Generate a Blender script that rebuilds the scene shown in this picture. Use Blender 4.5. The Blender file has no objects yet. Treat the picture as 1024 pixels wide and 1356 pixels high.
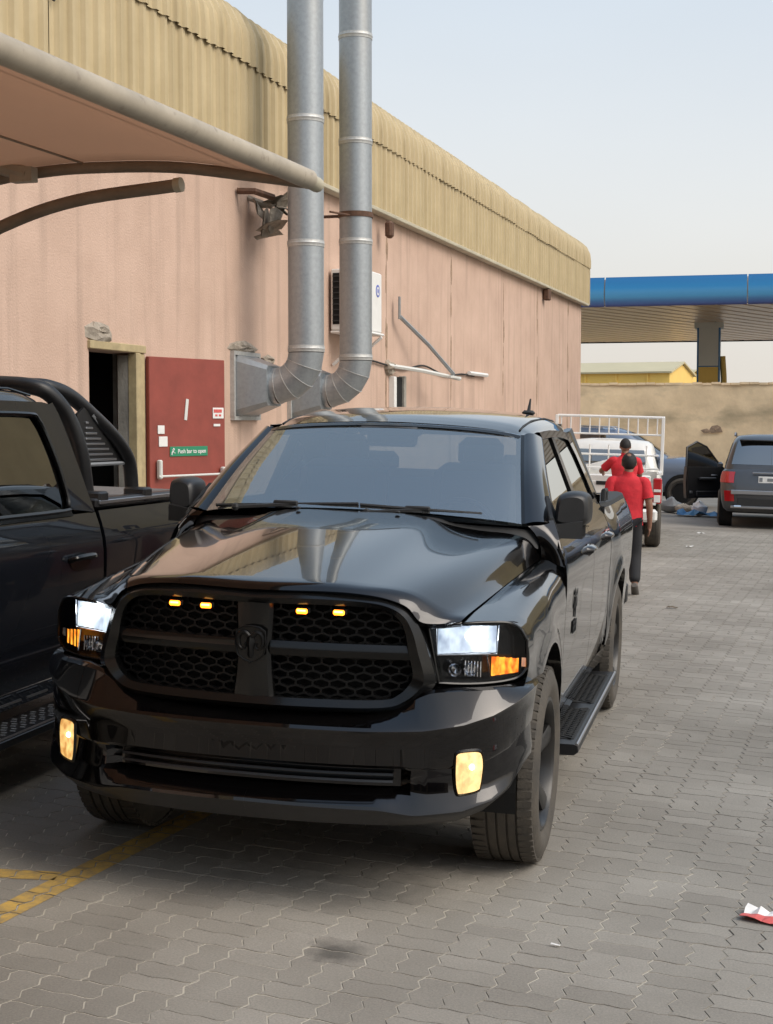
import bpy, bmesh, math, random
import numpy as np
from mathutils import Vector, Matrix, noise
R = math.radians
random.seed(4)
scn = bpy.context.scene
COL = scn.collection

# ---------------------------------------------------------------- camera, sky, sun, exposure
F_PX, PW, PH = 1925.0, 1024.0, 1356.0
CAM = Vector((1.7568, -6.1674, 1.8607))
yaw, pitch, roll = -0.236584, 0.061231, 0.027738
cy, sy, cp, sp = math.cos(yaw), math.sin(yaw), math.cos(pitch), math.sin(pitch)
fw = Vector((sy*cp, cy*cp, -sp)); rt0 = Vector((cy, -sy, 0)); up0 = rt0.cross(fw)
rt = rt0*math.cos(roll) + up0*math.sin(roll); up = up0*math.cos(roll) - rt0*math.sin(roll)
cam = bpy.data.cameras.new('camera'); camo = bpy.data.objects.new('camera', cam); COL.objects.link(camo)
camo.matrix_world = Matrix(((rt.x, up.x, -fw.x, CAM.x), (rt.y, up.y, -fw.y, CAM.y), (rt.z, up.z, -fw.z, CAM.z), (0, 0, 0, 1)))
cam.sensor_fit = 'HORIZONTAL'; cam.sensor_width = 36.0; cam.lens = 36.0*F_PX/PW
cam.clip_end = 2000; cam.clip_start = 0.05
scn.camera = camo
# the yard falls slightly across the view: upright buildings use this frame (RG right, FH ahead, UG true up)
FH = fw*cp + up*sp; UG = up*cp - fw*sp; RG = rt.copy()
def g2w(X, Y, Z): return CAM + RG*X + FH*Y + UG*Z
def gmat(X, Y, Z, ang=0.0):
    a = RG*math.cos(ang) + FH*math.sin(ang); b = -RG*math.sin(ang) + FH*math.cos(ang); o = g2w(X, Y, Z)
    return Matrix(((a.x, b.x, UG.x, o.x), (a.y, b.y, UG.y, o.y), (a.z, b.z, UG.z, o.z), (0, 0, 0, 1)))

SUN_EL, SUN_DIR = R(46), Vector((0.87, -0.25, 0)).normalized()
sun_vec = Vector((SUN_DIR.x*math.cos(SUN_EL), SUN_DIR.y*math.cos(SUN_EL), math.sin(SUN_EL)))
world = bpy.data.worlds.new('World'); scn.world = world; world.use_nodes = True
wn = world.node_tree.nodes; wl = world.node_tree.links
bg = wn['Background']; bg.inputs['Strength'].default_value = 0.12
sky = wn.new('ShaderNodeTexSky'); sky.sky_type = 'NISHITA'; sky.sun_disc = False
sky.sun_elevation = SUN_EL; sky.sun_rotation = math.atan2(SUN_DIR.x, SUN_DIR.y)
sky.air_density = 1.0; sky.dust_density = 7.0; sky.ozone_density = 1.0
# thin bright haze veil over the blue, even in every direction
hs = wn.new('ShaderNodeHueSaturation'); hs.inputs['Saturation'].default_value = 0.85
veil = wn.new('ShaderNodeMix'); veil.data_type = 'RGBA'; veil.inputs['Factor'].default_value = 0.62
wtc = wn.new('ShaderNodeTexCoord'); wsep = wn.new('ShaderNodeSeparateXYZ'); wl.new(wtc.outputs['Generated'], wsep.inputs[0])
wr = wn.new('ShaderNodeValToRGB'); wl.new(wsep.outputs['Z'], wr.inputs['Fac'])
wr.color_ramp.elements[0].position = 0.0; wr.color_ramp.elements[0].color = (6.2, 5.75, 5.15, 1)
wr.color_ramp.elements[1].position = 0.42; wr.color_ramp.elements[1].color = (3.5, 4.3, 5.0, 1); _e = wr.color_ramp.elements.new(.95); _e.color = (2.5, 3.7, 5.3, 1)
wl.new(sky.outputs[0], hs.inputs['Color']); wl.new(hs.outputs[0], veil.inputs['A'])
cn_ = wn.new('ShaderNodeTexNoise'); cn_.inputs['Scale'].default_value = 1.6; cn_.inputs['Detail'].default_value = 5; wmp = wn.new('ShaderNodeMapping'); wmp.inputs['Scale'].default_value = (1, 1, 3.2); wl.new(wtc.outputs['Generated'], wmp.inputs[0]); wl.new(wmp.outputs[0], cn_.inputs['Vector'])
cmr = wn.new('ShaderNodeMapRange'); cmr.inputs['To Min'].default_value = .90; cmr.inputs['To Max'].default_value = 1.10; wl.new(cn_.outputs['Fac'], cmr.inputs['Value'])
cml = wn.new('ShaderNodeMix'); cml.data_type = 'RGBA'; cml.blend_type = 'MULTIPLY'; cml.inputs['Factor'].default_value = 1; wl.new(wr.outputs[0], cml.inputs['A']); wl.new(cmr.outputs[0], cml.inputs['B'])
wl.new(cml.outputs['Result'], veil.inputs['B']); wl.new(veil.outputs['Result'], bg.inputs['Color'])

sun = bpy.data.lights.new('sun', 'SUN'); sun.energy = 1.1; sun.angle = R(40); sun.color = (1.0, 0.93, 0.83)
suno = bpy.data.objects.new('sun', sun); COL.objects.link(suno)
suno.rotation_euler = sun_vec.to_track_quat('Z', 'Y').to_euler(); suno.location = (0, 0, 30)
vs = scn.view_settings; vs.view_transform = 'Standard'; vs.look = 'None'; vs.gamma = 1; vs.use_curve_mapping = False; vs.exposure = 0.74

# ---------------------------------------------------------------- helpers
V = lambda *a: np.array(a, float)
def cr(pts, n, sym=False):
    """Catmull-Rom through pts, n steps per span."""
    P = np.asarray(pts, float); k = len(P)
    if k == 2: return np.array([P[0]+(P[1]-P[0])*i/n for i in range(n+1)])
    E = np.vstack([2*P[0]-P[1], P, 2*P[-1]-P[-2]]); out = []
    if sym: E[0] = P[1]; E[0][0] *= -1
    for i in range(k-1):
        a, b, c, d = E[i:i+4]
        for j in range(n):
            t = j/n
            out.append(.5*((2*b)+(c-a)*t+(2*a-5*b+4*c-d)*t*t+(3*b-a-3*c+d)*t**3))
    out.append(P[-1]); return np.array(out)
def surf(rows, nu, nv):
    sy_ = all(abs(r[0][0]) < 1e-6 for r in rows)
    A = np.array([cr(r, nu, sy_) for r in rows])
    return np.array([cr(A[:, j], nv) for j in range(A.shape[1])]).transpose(1, 0, 2)
def interp(x, pts):
    return float(np.interp(x, [p[0] for p in pts], [p[1] for p in pts]))
def sstep(a, b, x):
    t = min(1, max(0, (x-a)/(b-a))); return t*t*(3-2*t)

class MB:
    def __init__(s): s.v = []; s.f = []; s.m = []; s.pair = False
    def add(s, vs, fs, mi=0):
        o = len(s.v); s.v += [tuple(map(float, p)) for p in vs]
        s.f += [tuple(i+o for i in f) for f in fs]; s.m += [mi]*len(fs); return s
    def grid(s, P, mi=0, flip=False, close=False):
        r, c = len(P), len(P[0]); fs = []; assert all(len(q) == c for q in P)
        for i in range(r-1):
            for j in range(c if close else c-1):
                q = (i*c+j, i*c+(j+1) % c, (i+1)*c+(j+1) % c, (i+1)*c+j)
                fs.append(q[::-1] if flip else q)
        return s.add([p for row in P for p in row], fs, mi)
    def box(s, c, d, rz=0, mi=0, M=None, bev=0):
        x, y, z = [k/2 for k in d]
        if bev:
            def ring(X, Y, Z, k): return [(-X+k, -Y, Z), (X-k, -Y, Z), (X, -Y+k, Z), (X, Y-k, Z), (X-k, Y, Z), (-X+k, Y, Z), (-X, Y-k, Z), (-X, -Y+k, Z)]
            b = min(bev, x*.9, y*.9, z*.9)
            vs = ring(x-b, y-b, -z, b*.4)+ring(x, y, -z+b, b)+ring(x, y, z-b, b)+ring(x-b, y-b, z, b*.4)
            fs = [tuple(range(7, -1, -1)), tuple(range(24, 32))]
            for k in range(3):
                for j in range(8): fs.append((k*8+j, k*8+(j+1) % 8, k*8+8+(j+1) % 8, k*8+8+j))
        else:
            vs = [(a, b, e) for e in (-z, z) for a, b in ((-x, -y), (x, -y), (x, y), (-x, y))]
            fs = [(3, 2, 1, 0), (4, 5, 6, 7), (0, 1, 5, 4), (1, 2, 6, 5), (2, 3, 7, 6), (3, 0, 4, 7)]
        A = M if M is not None else Matrix.Rotation(rz, 3, 'Z')
        vs = [tuple(np.array(A @ Vector(p))+np.array(c)) for p in vs]
        return s.add(vs, fs, mi)
    def tube(s, path, r, n=8, mi=0, cap=True, close=False):
        P = [Vector(p) for p in path]; k = len(P); rr = r if hasattr(r, '__len__') else [r]*k
        rings = []; pn = None
        for i in range(k):
            t = (P[(i+1) % k]-P[i-1]) if close else (P[min(i+1, k-1)]-P[max(i-1, 0)])
            t.normalize()
            if pn is None:
                pn = t.cross(Vector((0, 0, 1)))
                if pn.length < .1: pn = t.cross(Vector((0, 1, 0)))
            pn = (pn - t*pn.dot(t)).normalized(); b = t.cross(pn)
            rings.append([P[i]+(pn*math.cos(a)+b*math.sin(a))*rr[i] for a in [2*math.pi*j/n for j in range(n)]])
        if close: rings.append(rings[0])
        s.grid(rings, mi, close=True)
        if cap and not close:
            s.add(rings[0], [tuple(range(n-1, -1, -1))], mi); s.add(rings[-1], [tuple(range(n))], mi)
        return s
    def lathe(s, prof, c, axis, n=32, mi=0, caps=False):
        """prof = [(radius, along)], axis 'x','y','z'."""
        rings = []
        for r, h in prof:
            ring = []
            for j in range(n):
                a = 2*math.pi*j/n; u, w = r*math.cos(a), r*math.sin(a)
                p = {'x': (h, u, w), 'y': (w, h, u), 'z': (u, w, h)}[axis]
                ring.append((c[0]+p[0], c[1]+p[1], c[2]+p[2]))
            rings.append(ring)
        s.grid(rings, mi, close=True)
        if caps:
            s.add(rings[0], [tuple(range(n-1, -1, -1))], mi); s.add(rings[-1], [tuple(range(n))], mi)
        return s
    def prism(s, poly, d0, d1, fn, mi=0):
        """2-D polygon extruded between depths d0 and d1; fn(u, v, d) -> xyz."""
        n = len(poly); a = [fn(u, v, d0) for u, v in poly]; b = [fn(u, v, d1) for u, v in poly]
        return s.add(a+b, [tuple(range(n-1, -1, -1)), tuple(range(n, 2*n))]+[(i, (i+1) % n, n+(i+1) % n, n+i) for i in range(n)], mi)
    def sphere(s, c, r, n=10, mi=0, sc=(1, 1, 1)):
        rows = [[(c[0]+sc[0]*r*math.sin(t)*math.cos(p), c[1]+sc[1]*r*math.sin(t)*math.sin(p), c[2]+sc[2]*r*math.cos(t)) for p in [2*math.pi*j/n for j in range(n)]] for t in [math.pi*(.02+.96*i/(n//2+1)) for i in range(n//2+2)]]
        return s.grid(rows, mi, close=True, flip=True)
    def mirrored(s):
        o = MB(); o.v = [(-x, y, z) for x, y, z in s.v]; o.f = [f[::-1] for f in s.f]; o.m = list(s.m); return o
    def both(s):
        xs = [p[0] for p in s.v]
        if min(xs) > .012 or max(xs) < -.012: s.pair = True; return s
        o = s.mirrored(); n = len(s.v); s.v += o.v; s.f += [tuple(i+n for i in f) for f in o.f]; s.m += o.m; return s
    def build(s, name, mats, parent=None, smooth=35, solid=0, weld=False):
        if s.pair:
            s.pair = False; o = s.build(name, mats, parent, smooth, solid, weld); s.mirrored().build(name, mats, parent, smooth, solid, weld); return o
        assert max(map(max, s.f)) < len(s.v), name
        me = bpy.data.meshes.new(name); me.from_pydata(s.v, [], s.f)
        for m in (mats if isinstance(mats, (list, tuple)) else [mats]): me.materials.append(m)
        if len(me.materials) > 1: me.polygons.foreach_set('material_index', s.m)
        bm = bmesh.new(); bm.from_mesh(me)
        if weld: bmesh.ops.remove_doubles(bm, verts=bm.verts, dist=1e-5)
        bmesh.ops.recalc_face_normals(bm, faces=bm.faces)
        bm.to_mesh(me); bm.free()
        if smooth:
            me.shade_smooth(); me.set_sharp_from_angle(angle=R(smooth))
        o = bpy.data.objects.new(name, me); COL.objects.link(o)
        if parent: o.parent = parent
        if solid:
            md = o.modifiers.new('s', 'SOLIDIFY'); md.thickness = solid; md.offset = 0
        return o
def tag(o, label=None, cat=None, group=None, kind=None):
    for k, v in (('label', label), ('category', cat), ('group', group), ('kind', kind)):
        if v: o[k] = v
    return o
def thing(name, label, cat, loc=(0, 0, 0), rz=0, M=None, group=None):
    o = bpy.data.objects.new(name, None); COL.objects.link(o); o.empty_display_size = .1
    if M is not None: o.matrix_world = M
    else: o.location = loc; o.rotation_euler = (0, 0, rz)
    return tag(o, label, cat, group)
def copy_tree(o, parent=None):
    c = o.copy(); COL.objects.link(c)
    if parent: c.parent = parent
    for ch in list(o.children): copy_tree(ch, c)
    return c
def share(o, parent, M=None, name=None):
    """another object on the same mesh, a piece of the same parent"""
    c = bpy.data.objects.new(name or o.name.split('.')[0], o.data); COL.objects.link(c); c.parent = parent
    if M is not None: c.matrix_local = M
    return c

# ---------------------------------------------------------------- materials
def pmat(name, col, rough=.5, metal=0, coat=0, coat_r=.03, var=.0, vs=6., vcol=None, bump=0, bs=40., spec=.5, emit=None, estr=0, streak=None, coords='Object'):
    m = bpy.data.materials.new(name); m.use_nodes = True; nt = m.node_tree; N = nt.nodes; L = nt.links; b = N['Principled BSDF']
    b.inputs['Base Color'].default_value = (*col, 1); b.inputs['Roughness'].default_value = rough; b.inputs['Metallic'].default_value = metal
    b.inputs['Coat Weight'].default_value = coat; b.inputs['Coat Roughness'].default_value = coat_r; b.inputs['Specular IOR Level'].default_value = spec
    if emit: b.inputs['Emission Color'].default_value = (*emit, 1); b.inputs['Emission Strength'].default_value = estr
    if var or vcol or bump or streak:
        tc = N.new('ShaderNodeTexCoord'); co = tc.outputs[coords]
    last = None
    if var or vcol:
        nz = N.new('ShaderNodeTexNoise'); nz.inputs['Scale'].default_value = vs; nz.inputs['Detail'].default_value = 8; nz.inputs['Roughness'].default_value = .65; L.new(co, nz.inputs['Vector'])
        rp = N.new('ShaderNodeValToRGB'); rp.color_ramp.elements[0].position = .32; rp.color_ramp.elements[1].position = .72
        c2 = vcol or tuple(k*(1-var) for k in col)
        rp.color_ramp.elements[0].color = (*c2, 1); rp.color_ramp.elements[1].color = (*[min(1, k*(1+var*.5)) for k in col], 1)
        L.new(nz.outputs['Fac'], rp.inputs['Fac']); last = rp.outputs['Color']
    if streak:
        scol, ssc, lo, hi, amt = streak
        mp = N.new('ShaderNodeMapping'); mp.inputs['Scale'].default_value = ssc; L.new(co, mp.inputs['Vector'])
        n2 = N.new('ShaderNodeTexNoise'); n2.inputs['Scale'].default_value = 1; n2.inputs['Detail'].default_value = 6; L.new(mp.outputs[0], n2.inputs['Vector'])
        mr = N.new('ShaderNodeMapRange'); mr.inputs['From Min'].default_value = lo; mr.inputs['From Max'].default_value = hi; mr.inputs['To Max'].default_value = amt; L.new(n2.outputs['Fac'], mr.inputs['Value'])
        mx = N.new('ShaderNodeMix'); mx.data_type = 'RGBA'; L.new(mr.outputs[0], mx.inputs['Factor'])
        if last: L.new(last, mx.inputs['A'])
        else: mx.inputs['A'].default_value = (*col, 1)
        mx.inputs['B'].default_value = (*scol, 1); last = mx.outputs['Result']
    if last: L.new(last, b.inputs['Base Color'])
    if bump:
        n3 = N.new('ShaderNodeTexNoise'); n3.inputs['Scale'].default_value = bs; n3.inputs['Detail'].default_value = 6; L.new(co, n3.inputs['Vector'])
        bp = N.new('ShaderNodeBump'); bp.inputs['Strength'].default_value = bump; bp.inputs['Distance'].default_value = .01; L.new(n3.outputs['Fac'], bp.inputs['Height']); L.new(bp.outputs[0], b.inputs['Normal'])
    return m
def glass(name, tint, ior=1.6, refl=(1, 1, 1), rough=0.0, film=0):
    m = bpy.data.materials.new(name); m.use_nodes = True; nt = m.node_tree; N = nt.nodes; L = nt.links
    N.remove(N['Principled BSDF']); out = N['Material Output']
    t = N.new('ShaderNodeBsdfTransparent'); t.inputs[0].default_value = (*tint, 1)
    g = N.new('ShaderNodeBsdfGlossy'); g.inputs['Roughness'].default_value = rough; g.inputs['Color'].default_value = (*refl, 1)
    fr = N.new('ShaderNodeFresnel'); fr.inputs['IOR'].default_value = ior
    mx = N.new('ShaderNodeMixShader'); L.new(fr.outputs[0], mx.inputs[0]); L.new(t.outputs[0], mx.inputs[1]); L.new(g.outputs[0], mx.inputs[2]); L.new(mx.outputs[0], out.inputs[0])
    if film:
        df = N.new('ShaderNodeBsdfDiffuse'); df.inputs[0].default_value = (.42, .43, .42, 1); m2 = N.new('ShaderNodeMixShader'); m2.inputs[0].default_value = film; L.new(mx.outputs[0], m2.inputs[1]); L.new(df.outputs[0], m2.inputs[2]); L.new(m2.outputs[0], out.inputs[0])
    return m
M = {}
M['paint'] = pmat('black_metallic_paint', (.0085, .0075, .008), .15, .80, 1, .012, spec=.12)
M['paint'].node_tree.nodes['Principled BSDF'].inputs['Coat IOR'].default_value = 1.5
M['navy'] = pmat('navy_black_paint', (.004, .005, .008), .5, 0, 1, .02, spec=.12)
M['mesh'] = pmat('grille_mesh_black', (.006, .006, .006), .4, spec=.22)
M['gloss'] = pmat('gloss_black_plastic', (.0045, .0045, .0045), .18, 0, .12, .03, spec=.3)
M['satin'] = pmat('satin_black_plastic', (.013, .013, .014), .42, var=.3, vs=30)
M['trim'] = pmat('matt_black_trim', (.016, .016, .016), .65, bump=.15, bs=300)
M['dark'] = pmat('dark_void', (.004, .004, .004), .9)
M['rubber'] = pmat('tyre_rubber', (.040, .036, .031), .8, var=.2, vs=9, vcol=(.085, .072, .056), bump=.2, bs=120)
M['rim'] = pmat('gunmetal_rim', (.013, .013, .014), .42, .3, .2, .2, var=.4, vs=8, vcol=(.028, .025, .021))
M['alum'] = pmat('brushed_aluminium', (.42, .42, .43), .32, .9)
M['chrome'] = pmat('chrome', (.7, .7, .72), .12, 1)
M['glass'] = glass('windscreen_glass', (.74, .80, .82), 3.1, (.88, .96, 1), film=.07)
M['sideglass'] = glass('side_glass', (.24, .27, .26), 1.45, (.72, .75, .76))
M['tint'] = glass('tinted_glass', (.05, .05, .055), 3.1)
M['lens'] = glass('lamp_lens', (.93, .95, .97), 1.35)
M['tonneau'] = pmat('grey_tonneau_cloth', (.13, .125, .12), .8, var=.2, vs=6)
M['seat'] = pmat('grey_seat_cloth', (.05, .052, .056), .85, bump=.2, bs=200)
M['dash'] = pmat('dash_plastic', (.075, .078, .082), .7, bump=.1, bs=250)
M['cabin'] = pmat('cabin_lining', (.11, .11, .11), .9)
def lamp_mat(name, c1, c2, e, sc, thr=(.35, .7), base=(.5, .5, .5)):
    m = pmat(name, base, .15); nt = m.node_tree; N = nt.nodes; L = nt.links; b = N['Principled BSDF']
    tc = N.new('ShaderNodeTexCoord'); mp = N.new('ShaderNodeMapping'); mp.inputs['Scale'].default_value = sc; L.new(tc.outputs['Object'], mp.inputs[0])
    nz = N.new('ShaderNodeTexNoise'); nz.inputs['Scale'].default_value = 1; nz.inputs['Detail'].default_value = 3; L.new(mp.outputs[0], nz.inputs[0])
    rp = N.new('ShaderNodeValToRGB'); rp.color_ramp.elements[0].position, rp.color_ramp.elements[1].position = thr
    rp.color_ramp.elements[0].color = (*c1, 1); rp.color_ramp.elements[1].color = (*c2, 1)
    L.new(nz.outputs['Fac'], rp.inputs[0]); L.new(rp.outputs[0], b.inputs['Emission Color']); b.inputs['Emission Strength'].default_value = e
    return m
M['head_glow'] = lamp_mat('headlamp_reflector_lit', (.10, .17, .30), (.80, .92, 1.0), .66, (17, 5, 10), (.36, .62))
M['head_bulb'] = pmat('headlamp_bulb', (1, 1, 1), emit=(.92, .97, 1), estr=4)
M['amber'] = lamp_mat('amber_indicator_lit', (.45, .07, .005), (1, .42, .04), 1.15, (60, 10, 25), base=(.5, .12, .01))
M['led'] = pmat('amber_marker_lit', (.9, .4, .05), emit=(1, .20, .01), estr=4)
M['ledhot'] = pmat('amber_marker_core', (.9, .6, .2), emit=(1, .50, .12), estr=4)
M['fog'] = lamp_mat('fog_lamp_lit', (.50, .20, .03), (1, .66, .22), .72, (46, 10, 26), base=(.6, .5, .3))
M['fogbulb'] = pmat('fog_bulb', (1, .9, .7), emit=(1, .88, .6), estr=5)
M['galv'] = pmat('galvanised_steel', (.36, .385, .40), .42, .55, var=.14, vs=26, bump=.05, bs=60, streak=((.30, .27, .22), (3, 3, .6), .55, .8, .5))
M['galvseam'] = pmat('galvanised_band', (.50, .50, .48), .5, .4, var=.2, vs=30)
M['rust'] = pmat('rust_band', (.12, .06, .035), .8, var=.4, vs=20)
M['pink'] = pmat('pink_painted_render', (.57, .405, .315), .9, var=.16, vs=1.1, bump=.5, bs=55, vcol=(.485, .335, .255), streak=((.34, .24, .185), (5, 5, .30), .52, .74, .65))
M['plaster'] = pmat('broken_plaster', (.36, .31, .25), .95, var=.4, vs=14, bump=.8, bs=30)
M['jointdirt'] = pmat('dirty_joint_mortar', (.36, .25, .17), .95, var=.4, vs=14, bump=.6, bs=40)
M['clad'] = pmat('cream_cladding_paint', (.52, .42, .25), .6, var=.1, vs=2, vcol=(.45, .355, .20), streak=((.30, .225, .11), (7, 7, .16), .49, .66, .55))
M['cladtrim'] = pmat('cladding_trim', (.50, .45, .33), .6, var=.2, vs=3)
M['reddoor'] = pmat('red_door_paint', (.265, .055, .038), .55, var=.2, vs=5, streak=((.22, .05, .04), (4, 4, .8), .55, .8, .5))
M['frame'] = pmat('cream_door_frame', (.45, .36, .20), .6, var=.3, vs=7)
M['concrete'] = pmat('grey_concrete', (.33, .31, .27), .95, var=.3, vs=5, bump=.4, bs=40)
M['signgreen'] = pmat('green_sign', (.02, .22, .11), .5)
M['white'] = pmat('white_paint', (.75, .74, .71), .55, var=.08, vs=8)
M['whitecar'] = pmat('white_car_paint', (.72, .71, .67), .35, 0, .8, .05, var=.06, vs=4)
M['beigetube'] = pmat('beige_painted_tube', (.40, .345, .265), .6, var=.2, vs=5, streak=((.22, .18, .14), (18, 18, 18), .62, .72, .7))
M['browntube'] = pmat('brown_shaded_tube', (.27, .21, .15), .65, var=.25, vs=6)
M['fabric'] = pmat('shade_cloth', (.56, .41, .31), .85, var=.08, vs=1.5, bump=.12, bs=300)
_n = M['fabric'].node_tree; _t = _n.nodes.new('ShaderNodeBsdfTranslucent'); _t.inputs[0].default_value = (.64, .47, .36, 1); _x = _n.nodes.new('ShaderNodeMixShader'); _x.inputs[0].default_value = .55
_n.links.new(_n.nodes['Principled BSDF'].outputs[0], _x.inputs[1]); _n.links.new(_t.outputs[0], _x.inputs[2]); _n.links.new(_x.outputs[0], _n.nodes['Material Output'].inputs[0])
M['blue'] = pmat('blue_fascia', (.02, .15, .36), .38, 0, .3, .1)
M['bluelight'] = pmat('violet_fascia_edge', (.10, .14, .48), .4)
M['soffit'] = pmat('soffit_panel', (.92, .74, .58), .32, .75, var=.10, vs=.5)
M['colgrey'] = pmat('grey_column_panel', (.62, .62, .58), .5)
M['yellow'] = pmat('yellow_paint', (.85, .56, .13), .55, var=.1, vs=.5)
M['yellowroof'] = pmat('grey_yellow_roof', (.50, .44, .28), .7, var=.1, vs=.3)
M['yardwall'] = pmat('stained_yellow_wall', (.88, .66, .42), .95, var=.30, vs=.8, vcol=(.68, .50, .31), bump=.8, bs=6, streak=((.34, .27, .17), (.45, .45, 1.1), .55, .70, .75))
M['lineyellow'] = pmat('worn_yellow_line', (.50, .31, .06), .85, var=.5, vs=14, vcol=(.27, .20, .10))
M['bluecar'] = pmat('blue_grey_car_paint', (.16, .20, .27), .35, .4, 1, .04)
M['suvgrey'] = pmat('dark_grey_suv_paint', (.055, .056, .06), .35, .5, 1, .04)
M['taillight'] = pmat('red_tail_lamp', (.40, .012, .015), .12, 0, .8, .03)
M['redshirt'] = pmat('red_polo_cloth', (.60, .022, .034), .85, var=.25, vs=9, bump=1.0, bs=11)
M['trousers'] = pmat('black_trouser_cloth', (.014, .014, .016), .85)
M['skin'] = pmat('brown_skin', (.24, .12, .075), .6)
M['hair'] = pmat('black_hair', (.012, .010, .009), .7, bump=.4, bs=180)
M['shoe'] = pmat('grey_shoe', (.10, .09, .08), .8)
M['litter_w'] = pmat('white_litter', (.75, .73, .70), .7, var=.1, vs=30)
M['litter_r'] = pmat('red_litter', (.60, .10, .09), .6, var=.2, vs=40)
M['bagblue'] = pmat('blue_plastic', (.10, .28, .52), .5, bump=.4, bs=30)
M['leafbrown'] = pmat('dry_leaf', (.10, .075, .05), .9)
M['brown'] = pmat('brown_shop_wall', (.16, .12, .08), .9, var=.2, vs=.6)
M['tan'] = pmat('tan_neighbour_wall', (.62, .47, .25), .9, var=.15, vs=.6, streak=((.40, .30, .18), (.8, .8, .2), .55, .75, .5))
M['shutter'] = pmat('grey_shutter', (.20, .21, .22), .6)
M['cable'] = pmat('black_cable', (.02, .018, .016), .7)

# pavers: grey concrete, each its own tone, dust and soot patches shared across the yard
def paver_material(plain=False):
    m = pmat('grey_concrete_paver', (.2, .2, .19), .92); nt = m.node_tree; N = nt.nodes; L = nt.links; b = N['Principled BSDF']
    at = N.new('ShaderNodeAttribute'); at.attribute_name = 'tone'
    oi = N.new('ShaderNodeObjectInfo'); ad = N.new('ShaderNodeMath'); ad.operation = 'ADD'; L.new(at.outputs['Fac'], ad.inputs[0]); L.new(oi.outputs['Random'], ad.inputs[1])
    frc = N.new('ShaderNodeMath'); frc.operation = 'FRACT'; L.new(ad.outputs[0], frc.inputs[0])
    r1 = N.new('ShaderNodeValToRGB'); e = r1.color_ramp.elements
    e[0].color = (.256, .238, .212, 1); e[1].color = (.308, .288, .258, 1); e.new(.5).color = (.272, .254, .226, 1); (L.new(frc.outputs[0], r1.inputs[0]) if not plain else setattr(r1.inputs[0], 'default_value', .45))
    ge = N.new('ShaderNodeNewGeometry')
    n1 = N.new('ShaderNodeTexNoise'); n1.inputs['Scale'].default_value = .55; n1.inputs['Detail'].default_value = 6; n1.inputs['Roughness'].default_value = .6; L.new(ge.outputs['Position'], n1.inputs['Vector'])
    r2 = N.new('ShaderNodeValToRGB'); r2.color_ramp.elements[0].position = .36; r2.color_ramp.elements[1].position = .66
    r2.color_ramp.elements[0].color = (.74, .72, .69, 1); r2.color_ramp.elements[1].color = (1.12, 1.11, 1.09, 1); L.new(n1.outputs['Fac'], r2.inputs[0])
    mu = N.new('ShaderNodeMix'); mu.data_type = 'RGBA'; mu.blend_type = 'MULTIPLY'; mu.inputs['Factor'].default_value = 1; L.new(r1.outputs[0], mu.inputs['A']); L.new(r2.outputs[0], mu.inputs['B'])
    n2 = N.new('ShaderNodeTexNoise'); n2.inputs['Scale'].default_value = 120; n2.inputs['Detail'].default_value = 5; n2.inputs['Roughness'].default_value = .75; L.new(ge.outputs['Position'], n2.inputs['Vector'])
    r3 = N.new('ShaderNodeValToRGB'); r3.color_ramp.elements[0].position = .3; r3.color_ramp.elements[1].position = .75; r3.color_ramp.elements[0].color = (.72, .72, .72, 1); r3.color_ramp.elements[1].color = (1.22, 1.21, 1.18, 1); L.new(n2.outputs['Fac'], r3.inputs[0])
    m2 = N.new('ShaderNodeMix'); m2.data_type = 'RGBA'; m2.blend_type = 'MULTIPLY'; m2.inputs['Factor'].default_value = 1; L.new(mu.outputs['Result'], m2.inputs['A']); L.new(r3.outputs[0], m2.inputs['B'])
    # oil stain soaked in before the truck; two fainter dark patches, one beneath it
    last = m2.outputs['Result']
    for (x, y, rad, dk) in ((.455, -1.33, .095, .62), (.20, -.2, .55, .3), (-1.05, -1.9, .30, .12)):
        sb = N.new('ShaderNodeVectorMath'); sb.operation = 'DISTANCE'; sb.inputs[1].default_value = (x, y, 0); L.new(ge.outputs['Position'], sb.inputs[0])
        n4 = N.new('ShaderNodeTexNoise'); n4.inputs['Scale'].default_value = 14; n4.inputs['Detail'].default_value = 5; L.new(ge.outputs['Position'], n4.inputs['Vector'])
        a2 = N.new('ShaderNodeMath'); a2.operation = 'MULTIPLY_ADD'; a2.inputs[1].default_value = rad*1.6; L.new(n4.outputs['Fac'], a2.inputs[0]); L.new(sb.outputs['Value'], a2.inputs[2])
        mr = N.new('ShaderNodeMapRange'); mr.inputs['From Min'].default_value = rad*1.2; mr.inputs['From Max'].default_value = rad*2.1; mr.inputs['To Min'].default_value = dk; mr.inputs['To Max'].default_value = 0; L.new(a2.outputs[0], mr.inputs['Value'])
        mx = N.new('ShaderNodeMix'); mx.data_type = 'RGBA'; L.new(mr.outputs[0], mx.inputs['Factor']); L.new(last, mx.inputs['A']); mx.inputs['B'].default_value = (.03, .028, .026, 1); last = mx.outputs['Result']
    L.new(last, b.inputs['Base Color'])
    bp = N.new('ShaderNodeBump'); bp.inputs['Strength'].default_value = .35; bp.inputs['Distance'].default_value = .004; L.new(n2.outputs['Fac'], bp.inputs['Height']); L.new(bp.outputs[0], b.inputs['Normal'])
    return m
M['paver'] = paver_material(); M['farground'] = paver_material(True)
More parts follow.
